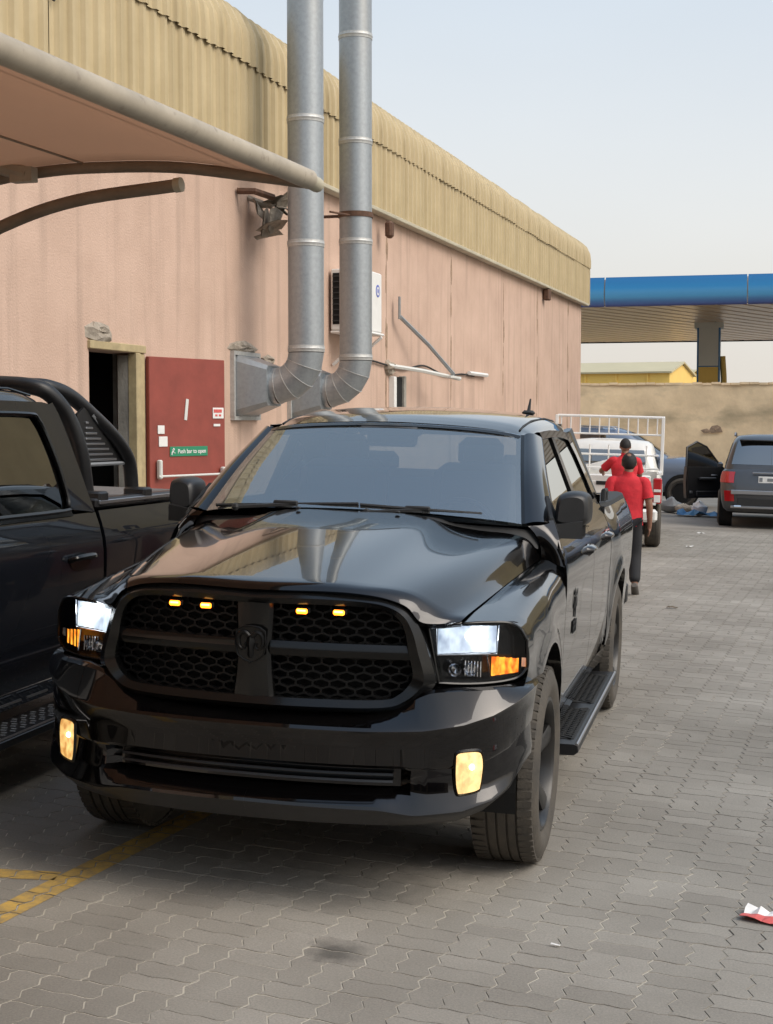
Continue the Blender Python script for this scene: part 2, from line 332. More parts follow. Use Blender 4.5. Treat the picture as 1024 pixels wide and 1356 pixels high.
def joint_material():
    m = pmat('joint_sand', (.2, .18, .15), .95); nt = m.node_tree; N = nt.nodes; L = nt.links; b = N['Principled BSDF']
    ge = N.new('ShaderNodeNewGeometry'); n1 = N.new('ShaderNodeTexNoise'); n1.inputs['Scale'].default_value = .9; n1.inputs['Detail'].default_value = 5; L.new(ge.outputs['Position'], n1.inputs['Vector'])
    sx = N.new('ShaderNodeSeparateXYZ'); L.new(ge.outputs['Position'], sx.inputs[0])
    # pale sand fills the joints left of the truck's track, worn dark to its right
    ma = N.new('ShaderNodeMath'); ma.operation = 'MULTIPLY_ADD'; ma.inputs[1].default_value = -.17; ma.inputs[2].default_value = .24; L.new(sx.outputs['X'], ma.inputs[0])
    ad = N.new('ShaderNodeMath'); ad.operation = 'ADD'; L.new(n1.outputs['Fac'], ad.inputs[0]); L.new(ma.outputs[0], ad.inputs[1])
    rp = N.new('ShaderNodeValToRGB'); rp.color_ramp.elements[0].position = .36; rp.color_ramp.elements[1].position = .60
    rp.color_ramp.elements[0].color = (.07, .064, .055, 1); rp.color_ramp.elements[1].color = (.46, .42, .345, 1); L.new(ad.outputs[0], rp.inputs[0]); L.new(rp.outputs[0], b.inputs['Base Color'])
    return m
M['joint'] = joint_material()
# ---------------------------------------------------------------- ground and pavers
g = MB(); g.grid([[(x, y, -.014) for x in (-400, 400)] for y in (-60, 700)]); tag(g.build('ground', M['farground'], smooth=0), kind='structure')
PL, PHH, PA = .232, .116, R(5.1)
pd = np.array([math.sin(PA), math.cos(PA)]); qd = np.array([math.cos(PA), -math.sin(PA)])
def gq(x): return .0050*math.sin(4*math.pi*x/PL)             # slow wave along the long joints
def gp(y):                                                   # saw-tooth along the cross joints
    u = (y/PHH) % 1; return .0125*float(np.interp(u, [0, .27, .38, .62, .73, 1], [0, 1, .55, -.55, -1, 0]))
def paver_outline(w, h, gap=.0046):
    nx, ny = (8, 1) if w > h else (4, 2); us = [0, .27, .38, .62, .73]
    ys = [(k+u)*PHH for k in range(ny) for u in us]+[h]; xs = [w*k/nx for k in range(nx+1)]
    P = [(x, gq(x)) for x in xs]+[(w+gp(y), y) for y in ys[1:]]+[(x, h+gq(x)) for x in xs[::-1][1:]]+[(gp(y), y) for y in ys[::-1][1:-1]]
    P = np.array(P)-[w/2, h/2]; return P*[1-gap/w, 1-gap/h]
OUTS = [paver_outline(PL, PHH), paver_outline(PHH, PL)]
def paver_local(OUT):
    NO = len(OUT); sc = np.array([1-.0026/np.ptp(OUT[:, 0]), 1-.0026/np.ptp(OUT[:, 1])])
    v = np.vstack([np.c_[OUT*sc, np.zeros(NO)], np.c_[OUT*1.004, np.full(NO, -.0070)]])
    v[:, :2] = v[:, :1]*qd+v[:, 1:2]*pd
    return v, [tuple(range(NO))]+[(j, NO+j, NO+(j+1) % NO, (j+1) % NO) for j in range(NO)]
PVS = [paver_local(o) for o in OUTS]
cn = np.array(CAM); f_, r_, u_ = np.array(fw), np.array(rt), np.array(up)
ii, jj = np.meshgrid(np.arange(-75, 77), np.arange(-25, 125)); ii = ii.ravel(); jj = jj.ravel()
C_ = []; T_ = []
for i_, j_ in zip(ii, jj):
    ty = (i_+j_) % 2; b_ = np.array([i_*PL, j_*PL])
    for k in (0, 1): C_.append(b_+(np.array([PL/2, PHH*(k+.5)]) if ty == 0 else np.array([PHH*(k+.5), PL/2]))); T_.append(ty)
C_ = np.array(C_); typ = np.array(T_); ctr = C_[:, :1]*qd+C_[:, 1:]*pd
d3 = np.c_[ctr, np.zeros(len(ctr))]-cn; dep = d3@f_; dd = np.maximum(dep, .1)
ax = d3@r_/dd; ay = d3@u_/dd
ok = ((dep > -4) & (dep < 2.8) & (np.abs(d3@r_) < 3.2)) | (dep > 2.2) & (dep < 27.5) & (np.abs(ax) < .5*PW/F_PX+1.7/dd) & (ay < .02) & (ay > -.5*PH/F_PX-.12)
ctr, dep, ax, ay, dd, typ = ctr[ok], dep[ok], ax[ok], ay[ok], dd[ok], typ[ok]
inframe = (dep > 2) & (np.abs(ax) < .5*PW/F_PX-.005) & (ay > -.5*PH/F_PX+.004)
hid = ((ctr[:, 0] > -1.0) & (ctr[:, 0] < 1.0) & (ctr[:, 1] > -.55)) | (ctr[:, 0] < -1.5) & (ctr[:, 1] > .1)
order = np.argsort(np.where(inframe & ~hid, dep, 1e3))
pick = set(order[:298].tolist())
rng = np.random.RandomState(3)
paving = bpy.data.objects.new('paving', None); COL.objects.link(paving); tag(paving, kind='structure')
mes = []
for v_, f__ in PVS: me0 = bpy.data.meshes.new('paver'); me0.from_pydata(v_.tolist(), [], f__); me0.materials.append(M['paver']); mes.append(me0)
tilt = rng.uniform(-.005, .005, (len(ctr), 2)); dz = rng.uniform(-.0012, .001, len(ctr))
for k in order[:298]:
    o = bpy.data.objects.new('paver', mes[typ[k]]); COL.objects.link(o); o.parent = paving
    o.location = (ctr[k, 0], ctr[k, 1], dz[k]); o.rotation_euler = (tilt[k, 0], tilt[k, 1], rng.uniform(-.012, .012))
rest = np.array([k for k in range(len(ctr)) if k not in pick])
vv, fl, tn, base_ = [], [], [], 0
for t_ in (0, 1):
    sel = rest[typ[rest] == t_]; PV, PF = PVS[t_]; nv = len(PV)
    A = np.repeat(PV[None], len(sel), 0); A[:, :, 2] += dz[sel][:, None]+A[:, :, 0]*tilt[sel, 1][:, None]+A[:, :, 1]*tilt[sel, 0][:, None]; A[:, :, :2] += ctr[sel][:, None]
    vv += A.reshape(-1, 3).tolist(); fl += [tuple(i+nv*k+base_ for i in f) for k in range(len(sel)) for f in PF]; tn.append(np.repeat(rng.rand(len(sel)), nv)); base_ += nv*len(sel)
me = bpy.data.meshes.new('distant_pavers'); me.from_pydata(vv, [], fl); me.materials.append(M['paver'])
at = me.attributes.new('tone', 'FLOAT', 'POINT'); at.data.foreach_set('value', np.concatenate(tn).astype(np.float32))
o = bpy.data.objects.new('distant_pavers', me); COL.objects.link(o); o.parent = paving; tag(o, kind='stuff')
js = MB(); gf, gr_ = np.array([fw.x, fw.y])/math.hypot(fw.x, fw.y), np.array([rt.x, rt.y])/math.hypot(rt.x, rt.y)
js.grid([[(*(cn[:2]+gf*d_+gr_*l_*(.262*max(d_, 6)+1.5)), -.0026) for l_ in (-1, 1)] for d_ in (-3.8, 27.0)]); o = js.build('joint_sand', M['joint'], paving, 0); tag(o, kind='stuff')
# worn yellow bay lines: paint lying on each stone it crosses
def clip(poly, a, b):
    """keep the part of poly left of a->b"""
    out = []; n = len(poly); s = lambda p: (b[0]-a[0])*(p[1]-a[1])-(b[1]-a[1])*(p[0]-a[0])
    for i in range(n):
        p, q = poly[i], poly[(i+1) % n]; sp_, sq = s(p), s(q)
        if sp_ >= 0: out.append(p)
        if sp_*sq < 0: t = sp_/(sp_-sq); out.append((p[0]+(q[0]-p[0])*t, p[1]+(q[1]-p[1])*t))
    return out
def bay_line(P0, P1, w):
    P0, P1 = np.array(P0), np.array(P1); d = (P1-P0)/np.linalg.norm(P1-P0); nrm = np.array([-d[1], d[0]])*w/2
    C = [P0-nrm, P1-nrm, P1+nrm, P0+nrm]; mb = MB()
    for k in range(len(ctr)):
        rel = ctr[k]-P0; 
        if abs(rel@nrm)/(w/2) > w/2+.16 or not -.2 < rel@d < np.linalg.norm(P1-P0)+.2: continue
        OUT = OUTS[typ[k]]; poly = [tuple(ctr[k]+OUT[m, 0]*.98*qd+OUT[m, 1]*.98*pd) for m in range(len(OUT))]
        for m in range(4):
            poly = clip(poly, C[m], C[(m+1) % 4])
            if len(poly) < 3: break
        if len(poly) > 2: mb.add([(x, y, dz[k]+.0022) for x, y in poly], [tuple(range(len(poly)))])
    return mb.build('bay_line', M['lineyellow'], smooth=0)
tag(bay_line((-.86, -1.55), (-.52, 1.2), .125), kind='structure'); tag(bay_line((-.84, -.875), (-3.0, -1.25), .11), kind='structure')

# ---------------------------------------------------------------- the long workshop building
BM = gmat(-2.29, 12.2, -1.86, R(90-17.6))     # x runs along the wall, -y out of it, z up
bld = thing('workshop_building', 'long pink rendered workshop with cream corrugated cladding under its rounded roof edge', 'building', M=BM)
def wallbox(t0, t1, z0, z1, mat, name, y0=0., y1=.25, bev=0): return MB().box(((t0+t1)/2, (y0+y1)/2, (z0+z1)/2), (t1-t0, y1-y0, z1-z0), bev=bev).build(name, mat, bld, 30)
G_ = .007
for t0, t1 in ((-18, -12.5), (-12.5, -6.4), (-6.4, -.4), (.55, 7.57), (7.57, 10.85), (10.85, 14.44), (14.44, 17.37), (17.37, 20.65), (20.65, 22.3)):
    wallbox(t0+(0 if t0 in (.55,) else G_), t1-(0 if t1 == -.4 else G_), -.6, 4.56, M['pink'], 'wall_panel')
wallbox(-.4, .55, 2.46, 4.56, M['pink'], 'wall_panel')
wallbox(-.4, .55, -.6, .32, M['concrete'], 'door_step', -.02, .25)
wallbox(-.6, .8, -.6, 3.2, M['dark'], 'room_wall', 2.0, 2.1); wallbox(-.7, -.6, -.6, 3.2, M['dark'], 'room_wall', .31, 2.0); wallbox(.8, .9, -.6, 3.2, M['dark'], 'room_wall', .31, 2.0); wallbox(-.6, .8, 2.6, 2.7, M['dark'], 'room_ceiling', .31, 2.0)  # room shell coloured near-black, so the doorway's darkness is in the colour
for t0, t1 in ((-18, -.41), (.56, 22.2)): wallbox(t0, t1, -.6, 4.5, M['concrete'], 'wall_core', .262, .30)
wallbox(22.0, 22.3, -.6, 5.4, M['pink'], 'end_wall', .26, 16)
wallbox(-18, -17.7, -.6, 5.4, M['pink'], 'end_wall', .26, 16)
wallbox(.37, .55, .32, 2.44, M['concrete'], 'door_jamb', .02, .15)
wallbox(.365, .45, .32, 2.46, M['frame'], 'door_frame', -.035, .05, .006); wallbox(.452, .56, .32, 2.46, M['frame'], 'door_frame', -.015, .04, .006)
wallbox(-.42, .56, 2.462, 2.53, M['frame'], 'door_frame', -.03, .06, .006)
# corrugated cladding: one sheet mesh per tier, repeated along the wall
def corr(prof, L=1.0, pitch=.2, h=.034):
    ts = []; 
    for k in range(int(round(L/pitch))):
        ts += [(k*pitch+a*pitch, hh*h) for a, hh in ((0, 0), (.34, 0), (.46, 1), (.72, 1), (.86, 0))]
    ts.append((L+.015, 0)); P = [np.array(p) for p in prof]; rows = []
    for i, p in enumerate(P):
        tg = P[min(i+1, len(P)-1)]-P[max(i-1, 0)]; tg = tg/np.linalg.norm(tg); nrm = np.array([tg[1], -tg[0]])
        rows.append([(t, -(p[0]+nrm[0]*hh), p[1]+nrm[1]*hh) for t, hh in ts])
    mb = MB(); mb.grid(rows); return mb
lowp = [(.10, 4.58), (.10, 5.44)]
upp = [(.125, 5.40), (.125, 5.56), (.108, 5.72), (.035, 5.87), (-.08, 5.975), (-.26, 6.05), (-.6, 6.12), (-2.2, 6.36)]
s0 = corr(lowp).build('cladding_sheet', M['clad'], bld, 20); s1 = corr(upp).build('roof_sheet', M['clad'], bld, 32)
for k in range(41):
    x = -18+k*.9925; Mx = Matrix.Translation((x, random.uniform(-.006, .006), random.uniform(-.012, .012))) @ Matrix.Rotation(random.uniform(-.004, .004), 4, 'Y')
    if k == 0: s0.matrix_local = Mx; s1.matrix_local = Matrix.Translation((x, 0, 0))
    else: share(s0, bld, Mx); share(s1, bld, Matrix.Translation((x, random.uniform(-.005, .005), random.uniform(-.01, .01))))
MB().box((2.2, -.075, 4.565), (40.7, .13, .055), bev=.01).build('eave_trim', M['cladtrim'], bld)
efl = MB(); efl.prism([(.13, 4.58), (.13, 5.56), (.112, 5.72), (.035, 5.885), (-.08, 5.99), (-.26, 6.07), (-.6, 6.14), (-2.2, 6.38), (-2.2, 4.6)], 22.66, 22.72, lambda u, v, d: (d, -u, v)); efl.build('end_flashing', M['clad'], bld, 30)
# roof body behind the sheets
rb = MB(); rb.prism([(-.05, 4.7), (-.05, 5.5), (.3, 5.9), (2.2, 6.25), (8, 7.2), (16, 6.2), (16, 4.7)], -18, 22.4, lambda u, v, d: (d, u+.06, v)); rb.build('roof', M['clad'], bld, 20)
# door leaf, swung out
dr = bpy.data.objects.new('door', None); COL.objects.link(dr); dr.parent = bld; dr.matrix_local = Matrix.Translation((.57, -.03, .36)) @ Matrix.Rotation(R(-17), 4, 'Z')
MB().box((.5, 0, 1.04), (1.0, .045, 2.08), bev=.005).build('door_leaf', M['reddoor'], dr)
pb = MB(); pb.tube([(.06, -.07, 1.03), (.95, -.07, 1.03)], .010); pb.box((.09, -.055, 1.09), (.040, .05, .17), bev=.01); pb.box((.93, -.055, 1.05), (.035, .05, .09), bev=.01); pb.build('push_bar', M['colgrey'], dr)
sg = MB(); sg.box((.50, -.027, 1.245), (.50, .006, .088), bev=.002, mi=0)
# running figure and arrow at the left of the sign
sg.tube([(.285, -.032, 1.25), (.275, -.032, 1.238), (.268, -.032, 1.215)], .006, 5, 1); sg.tube([(.286, -.032, 1.25), (.300, -.032, 1.232), (.312, -.032, 1.232)], .005, 5, 1); sg.sphere((.293, -.032, 1.268), .009, 6, 1)
sg.tube([(.305, -.032, 1.262), (.288, -.032, 1.255), (.274, -.032, 1.262)], .004, 5, 1)
sgo = sg.build('door_sign', [M['signgreen'], M['white']], dr)
def text_obj(s, size, mat, parent, Mx, name, ext=.001, bold=0):
    c = bpy.data.curves.new(name, 'FONT'); c.body = s; c.size = size; c.extrude = ext; c.align_x = 'CENTER'; c.align_y = 'CENTER'; c.offset = bold
    t = bpy.data.objects.new(name, c); COL.objects.link(t); dg = bpy.context.evaluated_depsgraph_get(); dg.update()
    me = bpy.data.meshes.new_from_object(t.evaluated_get(dg)); bpy.data.objects.remove(t)
    me.materials.clear(); me.materials.append(mat); o = bpy.data.objects.new(name, me); COL.objects.link(o); o.parent = parent; o.matrix_local = Mx; return o
text_obj('Push bar to open', .054, M['white'], dr, Matrix.Translation((.535, -.032, 1.245)) @ Matrix.Rotation(R(90), 4, 'X'), 'lettering', bold=.0006)
st = MB(); st.box((.14, -.027, 1.44), (.085, .006, .075), bev=.002); st.box((.165, -.027, 1.335), (.11, .006, .09), bev=.002); st.build('white_sticker', M['white'], dr)
st = MB(); st.box((.90, -.027, 1.59), (.15, .006, .10), bev=.002); st.box((.88, -.027, 1.48), (.09, .006, .022)); st.box((.89, -.031, 1.61), (.11, .004, .03), mi=1); st.box((.87, -.031, 1.57), (.03, .004, .018), mi=1); st.box((.92, -.031, 1.57), (.03, .004, .018), mi=1); st.build('white_sticker', [M['white'], M['litter_r']], dr)
tp = MB(); tp.box((.47, -.027, 1.62), (.035, .005, .19), M=Matrix.Rotation(R(8), 3, 'Y')); tp.build('tape_strip', M['colgrey'], dr)
# broken plaster patches
def lump(cx, cz, w, h, name, seed, depth=.05, mat='plaster', n=9):
    rs = random.Random(seed); mb = MB(); rows = []
    for ring, k in ((1.0, 0), (.8, .6), (.45, 1.0), (.05, .8)):
        rows.append([(cx+math.cos(a)*w/2*ring*rs.uniform(.75, 1.15), .004-depth*k*rs.uniform(.5, 1.2), cz+math.sin(a)*h/2*ring*rs.uniform(.75, 1.15)) for a in [2*math.pi*j/n for j in range(n)]])
    mb.grid(rows, close=True); return mb.build(name, M[mat], bld, 0)
lump(-.22, 2.60, .52, .22, 'plaster_patch', 1, .05); lump(2.75, 2.62, .75, .16, 'plaster_patch', 2, .06); lump(3.4, 2.52, .4, .12, 'plaster_patch', 5, .05)
for i, t in enumerate((7.57, 10.85, 14.44, 17.37, 20.65)):
    for j in range(7): lump(t+random.uniform(-.03, .03), .6+j*.6+random.uniform(-.2, .2), random.uniform(.05, .13), random.uniform(.35, .8), 'joint_filler', 20+i*9+j, .012, 'jointdirt')
tag(MB().box((7.2, -.16, 4.36), (.13, .10, .22), bev=.03).build('alarm_box', M['rust'], bld))
rodb = MB(); rodb.tube([(2.60, -.02, 4.17), (2.60, -.20, 4.16), (2.85, -.30, 4.13)], .035, 6); rodb.build('wall_bracket', M['rust'], bld)
ro = random.Random(5); cl = MB()
for k in range(9):
    c0 = Vector((2.95+ro.uniform(-.22, .25), -.25+ro.uniform(-.1, .1), 4.0+ro.uniform(-.25, .22)))
    q = Matrix.Rotation(ro.uniform(0, 3), 3, 'X') @ Matrix.Rotation(ro.uniform(0, 3), 3, 'Z')
    pts = [c0+q @ Vector((a, b, ro.uniform(-.03, .03))) for a, b in ((-.14, -.1), (0, -.14), (.15, -.07), (.13, .1), (-.02, .13), (-.13, .09))]
    cl.add(pts+[p+Vector((0, .012, .004)) for p in pts], [(0, 1, 2, 3), (0, 3, 4, 5), (9, 8, 7, 6), (11, 10, 9, 6)])
cl.tube([(2.9, 0, 4.15), (2.95, -.25, 4.05)], .03, 6); cl.build('torn_sheet_metal', M['plaster'], bld, 0)
strut = MB(); strut.box((7.83, -.10, 3.40), (.06, .02, .30)); strut.tube([(7.84, -.11, 3.28), (8.6, -.28, 2.95), (9.3, -.46, 2.56)], .028, 6); strut.build('awning_strut', M['galv'], bld)
strut = MB(); strut.tube([(7.5, -.05, 2.62), (8.4, -.25, 2.58), (9.6, -.47, 2.50)], .03, 6); strut.box((9.35, -.46, 2.515), (.6, .05, .03)); strut.build('awning_strut', M['colgrey'], bld)
lump(7.62, 2.60, .35, .22, 'plaster_patch', 8, .12)
hp = MB(); hp.box((7.95, -.02, 2.20), (.34, .06, .56)); hp.build('wall_opening', M['dark'], bld); hp = MB(); hp.box((7.72, -.04, 2.2), (.10, .09, .56), bev=.01); hp.build('opening_frame', M['white'], bld); hp = MB(); hp.box((8.17, -.04, 2.2), (.09, .09, .6), bev=.01); hp.build('opening_frame', M['concrete'], bld)  # opening is a near-black block on the wall, its shade in the colour
cb = MB(); cb.tube(cr([(6.8, -.03, 2.66), (8.2, -.03, 2.60), (9.2, -.04, 2.68), (10.4, -.03, 2.58), (11.4, -.03, 2.63), (12.2, -.03, 2.62)], 6), .014, 5); cb.build('wall_cable', M['cable'], bld)
cb = MB(); cb.tube([(11.8, -.05, 2.66), (13.0, -.05, 2.66)], .035, 6); cb.build('conduit_stub', M['white'], bld)
MB().box((17.95, -.08, 4.42), (.22, .12, .22), bev=.02).build('wall_bracket', M['rust'], bld)
ww = MB(); ww.tube(cr([(-1.1, -.13, 5.02), (-1.05, -.2, 5.2), (-1.12, -.16, 5.35)], 5), .012, 5); ww.build('loose_wire', M['cable'], bld)

# ---------------------------------------------------------------- spiral ducts on the wall
def duct(t, bands, label, rustz=None, ground=2.60):
    d = thing('exhaust_duct', label, 'duct', M=BM @ Matrix.Translation((t, 0, 0)), group='galvanised ducts up the wall')
    s, r = -.68, .18; zs = bands+[9.5]
    for a, b in zip(zs[:-1], zs[1:]):
        mb = MB(); mb.lathe([(r, a+.012), (r, b-.012)], (0, s, 0), 'z', 28); k = a+.15
        while False: mb.lathe([(r, k-.010), (r+.0022, k-.004), (r+.0022, k+.004), (r, k+.010)], (0, s, 0), 'z', 28); k += .15
        mb.build('pipe_section', M['galv'], d, 40)
        mb = MB(); mb.lathe([(r-.002, a-.035), (r+.006, a-.032), (r+.006, a-.006), (r+.010, a), (r+.006, a+.006), (r+.006, a+.03), (r-.002, a+.033)], (0, s, 0), 'z', 28); mb.build('joint_band', M['galvseam'], d, 40)
    zb = bands[0]; RB = .33; segs = []
    cyy, czz = s+RB, zb-.04     # bend centre, towards the wall
    for k in range(5):
        a = R(90*k/4*.92); segs.append((cyy-RB*math.cos(a), czz-RB*math.sin(a), a))
    for k in range(4):
        ring = []
        for (yy, zz, a) in (segs[k], segs[k+1]):
            am = a; ring.append([(r*math.cos(p), yy+math.cos(am)*-r*math.sin(p), zz-math.sin(am)*r*math.sin(p)) for p in [2*math.pi*j/28 for j in range(28)]])
        mb = MB(); mb.grid(ring, close=True); mb.build('elbow_segment', M['galv'], d, 40)
        mb = MB(); mb.tube([ring[1][j] for j in range(28)], .005, 5, close=True); mb.build('seam_bead', M['galvseam'], d)
    ye, ze, _ = segs[-1]
    mb = MB(); n = 28; circ = [(r*math.cos(p), ye, ze+r*math.sin(p)) for p in [2*math.pi*j/n for j in range(n)]]
    def sq(yy, hw, hh): 
        o = []
        for p in [2*math.pi*j/n for j in range(n)]:
            c, q = math.cos(p), math.sin(p); k = 1/max(abs(c), abs(q)); o.append((hw*c*k, yy, ze+hh*q*k))
        return o
    mb.grid([circ, [(x, ye+.06, z) for x, _, z in circ]], close=True); mb.build('collar', M['galv'], d, 40)
    mb = MB(); mb.grid([sq(ye+.058, .21, .20), sq(-.04, .30, .305), sq(-.005, .30, .305)], close=True); mb.grid([[(x*.2, y, ze+(z-ze)*.2) for x, y, z in sq(ye+.058, .21, .2)], sq(ye+.058, .21, .20)], close=True); mb.build('wall_transition', M['galv'], d, 30)
    mb = MB()
    for zz in (-.325, .325): mb.box((0, -.02, ze+zz), (.68, .05, .04))
    for xx in (-.325, .325): mb.box((xx, -.02, ze), (.04, .05, .61))
    mb.build('flange', M['galvseam'], d)
    if rustz:
        mb = MB(); mb.lathe([(r+.002, rustz-.03), (r+.012, rustz-.028), (r+.012, rustz+.028), (r+.002, rustz+.03)], (0, s, 0), 'z', 28); mb.tube([(0, s+.17, rustz), (0, -.0, rustz)], .018, 6); mb.tube([(-.16, s, rustz-.02), (-.55, s+.1, rustz-.03)], .012, 6); mb.build('wall_clamp', M['rust'], d, 40)
    return d
duct(2.77, [2.60, 3.64, 4.86, 6.07], 'left galvanised spiral duct rising behind the tip of the shade canopy')
duct(4.31, [2.58, 3.84, 4.92, 6.05], 'right galvanised spiral duct held by a rusty clamp in front of the air conditioner', 4.13)
# air conditioner
ac = thing('air_conditioner', 'boxy white air conditioner with blue round logo fixed to the wall behind the right duct', 'air conditioner', M=BM @ Matrix.Translation((5.3, 0, 2.95)))
mb = MB(); mb.box((.38, -.225, .36), (.76, .39, .72), bev=.015); mb.build('casing', M['white'], ac)
mb = MB(); mb.box((-.004, -.225, .37), (.01, .33, .60)); mb.build('side_vent', M['dark'], ac)
for k in range(9):
    mb = MB(); mb.box((-.012, -.225, .11+k*.065), (.014, .33, .012), M=Matrix.Rotation(R(25), 3, 'Y')); mb.build('louver', M['trim'], ac, 0)
mb = MB(); mb.lathe([(.0, -.424), (.075, -.424), (.075, -.418)], (.60, 0, .50), 'y', 20); mb.lathe([(.052, -.4245), (.030, -.4245)], (.60, 0, .5), 'y', 20, mi=1); mb.build('logo', [M['bluelight'], M['white']], ac)
mb = MB(); mb.box((.38, -.24, -.02), (.80, .42, .03), bev=.01); mb.tube([(.1, -.45, -.05), (.1, -.02, -.4)], .02, 6); mb.tube([(.66, -.45, -.05), (.66, -.02, -.4)], .02, 6); mb.build('bracket', M['white'], ac)

# ---------------------------------------------------------------- shade canopy over the parked pickups
cnp = thing('shade_canopy', 'fabric parking shade with beige steel tube edge reaching in from the upper left', 'canopy', M=BM)
bt = MB(); bt.tube([(-8.7, -3.417, 2.968), (-4.66, -3.507, 2.968)], .0455, 14); bt.build('edge_tube', M['beigetube'], cnp, 40)
bt = MB(); bt.tube([(-4.699, -3.507, 2.964), (-4.551, -3.51, 2.958)], .035, 12); bt.build('tube_end', M['cladtrim'], cnp, 40)
ribp = cr([(3.507, 2.96), (3.179, 3.014), (2.781, 3.073), (2.344, 3.092), (2.087, 3.085), (1.837, 3.061), (1.33, 2.968), (0.03, 2.78)], 4)
for t in (-4.582, -8.6):
    rbm = MB(); rbm.tube([(t, -a, z) for a, z in ribp], .028, 10); rbm.build('rib', M['browntube'], cnp, 40)
fb = MB(); nt_ = 20; rows = []
for i in range(nt_+1):
    t = -8.65+i*(8.65-4.582)/nt_
    rows.append([(t, -a*(1+.0222*(t+4.66)/3.507), z+.032*min(1, (3.507-a)/.5)+.03*math.sin(math.pi*i/nt_)*math.sin(math.pi*(a-.03)/3.5)) for a, z in ribp])
fb.grid(rows); fbo = fb.build('fabric', M['fabric'], cnp, 60, solid=.006)
for ss in (3.085, 2.227):
    sm = MB(); zz = interp(ss, sorted([(a, z) for a, z in ribp])); sm.tube([(-8.65, -ss, zz+.030), (-4.582, -ss-.09, zz+.022)], .006, 5); sm.build('fabric_seam', M['browntube'], cnp)
am = MB(); am.tube(cr([(-4.66, -.02, 2.2)]+[(-4.66, -1.307, 2.578), (-4.66, -1.9, 2.816), (-4.66, -2.313, 2.925), (-4.66, -2.844, 2.972)], 6), .031, 12); am.build('support_arm', M['browntube'], cnp, 40)
am = MB(); am.tube([(-4.66, -2.84, 2.972), (-4.66, -2.8739999999999997, 2.975)], .035, 12); am.build('arm_end_plate', M['cladtrim'], cnp, 40)
br = MB(); br.tube([(-4.66, -1.72, 3.163), (-4.66, -2.056, 3.061)], .038, 8); br.box((-4.66, -2.032, 3.061), (.06, .12, .07)); br.build('bracket', M['beigetube'], cnp, 40)

# ---------------------------------------------------------------- yard wall, petrol canopy, warehouses beyond
ywl = thing('yard_wall', 'tall stained yellow rendered wall closing the far end of the yard', 'wall', M=gmat(6.0, 46.0, -2.2, math.atan2(-1, 6.2)))
mb = MB(); rows = []; nx, nz = 120, 14
for k in range(nz+1):
    row = []
    for i in range(nx+1):
        x = -9+i*46/nx; z = k*3.42/nz + (.035*math.sin(i*2.1) if k == nz else 0)
        row.append((x, .05*noise.noise(Vector((x*.9, z*1.6, 1)))+.03*noise.noise(Vector((x*3, z*4, 3))), z))
    rows.append(row)
mb.grid(rows); mb.grid([[(p[0], .02, p[2]) for p in rows[-1]], [(p[0], .3, p[2]) for p in rows[-1]]]); mb.grid([[(-9, .3, 0), (37, .3, 0)], [(-9, .3, 3.42), (37, .3, 3.42)]]); mb.build('render', M['yardwall'], ywl, 60)
cop = MB()
for i in range(160):
    x = -8.9+i*.287
    cop.box((x, .12, 3.42+random.uniform(-.015, .015)), (.27, .32, .07))
co = cop.build('broken_coping', M['yardwall'], ywl, 0); tag(co, kind='stuff')
for x, z, w in ((4.3, 2.0, .5), (7.5, 2.3, .35), (4.0, 1.95, .3), (7.7, 2.25, .3)):
    mb = MB(); rs = random.Random(int(x*10)); mb.grid([[(x+math.cos(a)*w/2*k*rs.uniform(.7, 1.2), -.05-.012*(1-k), z+math.sin(a)*w/4*k*rs.uniform(.7, 1.2)) for a in [2*math.pi*j/9 for j in range(9)]] for k in (1, .6, .1)], close=True); mb.build('damage_patch', M['jointdirt'], ywl, 0)
pc = thing('petrol_canopy', 'wide petrol station canopy with a blue fascia beyond the yard wall', 'canopy', M=gmat(7.06, 52.0, -1.86, math.atan2(-1.6, 6.25)))
prof = cr([(.0, 5.96), (-.10, 6.02), (-.22, 6.22), (-.24, 6.5), (-.12, 6.82), (.05, 7.0)], 4)
fm = bpy.data.materials.new('blue_fascia_ramp'); fm.use_nodes = True; nt = fm.node_tree; b = nt.nodes['Principled BSDF']; b.inputs['Roughness'].default_value = .35  # blues set by height: deep at the top, paler and violet below
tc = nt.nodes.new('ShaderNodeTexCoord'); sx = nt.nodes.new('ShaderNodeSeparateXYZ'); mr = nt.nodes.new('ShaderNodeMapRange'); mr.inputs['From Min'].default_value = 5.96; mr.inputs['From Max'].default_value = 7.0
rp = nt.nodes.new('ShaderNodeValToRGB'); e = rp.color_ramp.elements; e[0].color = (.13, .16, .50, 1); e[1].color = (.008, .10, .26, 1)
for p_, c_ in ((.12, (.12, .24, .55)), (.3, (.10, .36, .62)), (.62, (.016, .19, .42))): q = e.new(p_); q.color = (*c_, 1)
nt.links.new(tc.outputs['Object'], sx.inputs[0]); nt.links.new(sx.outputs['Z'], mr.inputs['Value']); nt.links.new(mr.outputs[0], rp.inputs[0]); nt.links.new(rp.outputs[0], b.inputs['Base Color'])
x = -14.0
k = 0
while x < 30:
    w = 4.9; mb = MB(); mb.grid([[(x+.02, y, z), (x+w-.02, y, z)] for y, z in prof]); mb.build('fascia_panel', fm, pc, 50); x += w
mb = MB(); mb.box((8, 11.5, 6.5), (44, 22.4, .9)); mb.build('roof_body', M['soffit'], pc, 0)
sb = None
a53 = R(66); dx, dy = math.cos(a53), math.sin(a53)
sof = MB(); sof.box((8, 11.6, 6.03), (44, 22.6, .05)); sof.build('soffit', M['browntube'], pc, 0)
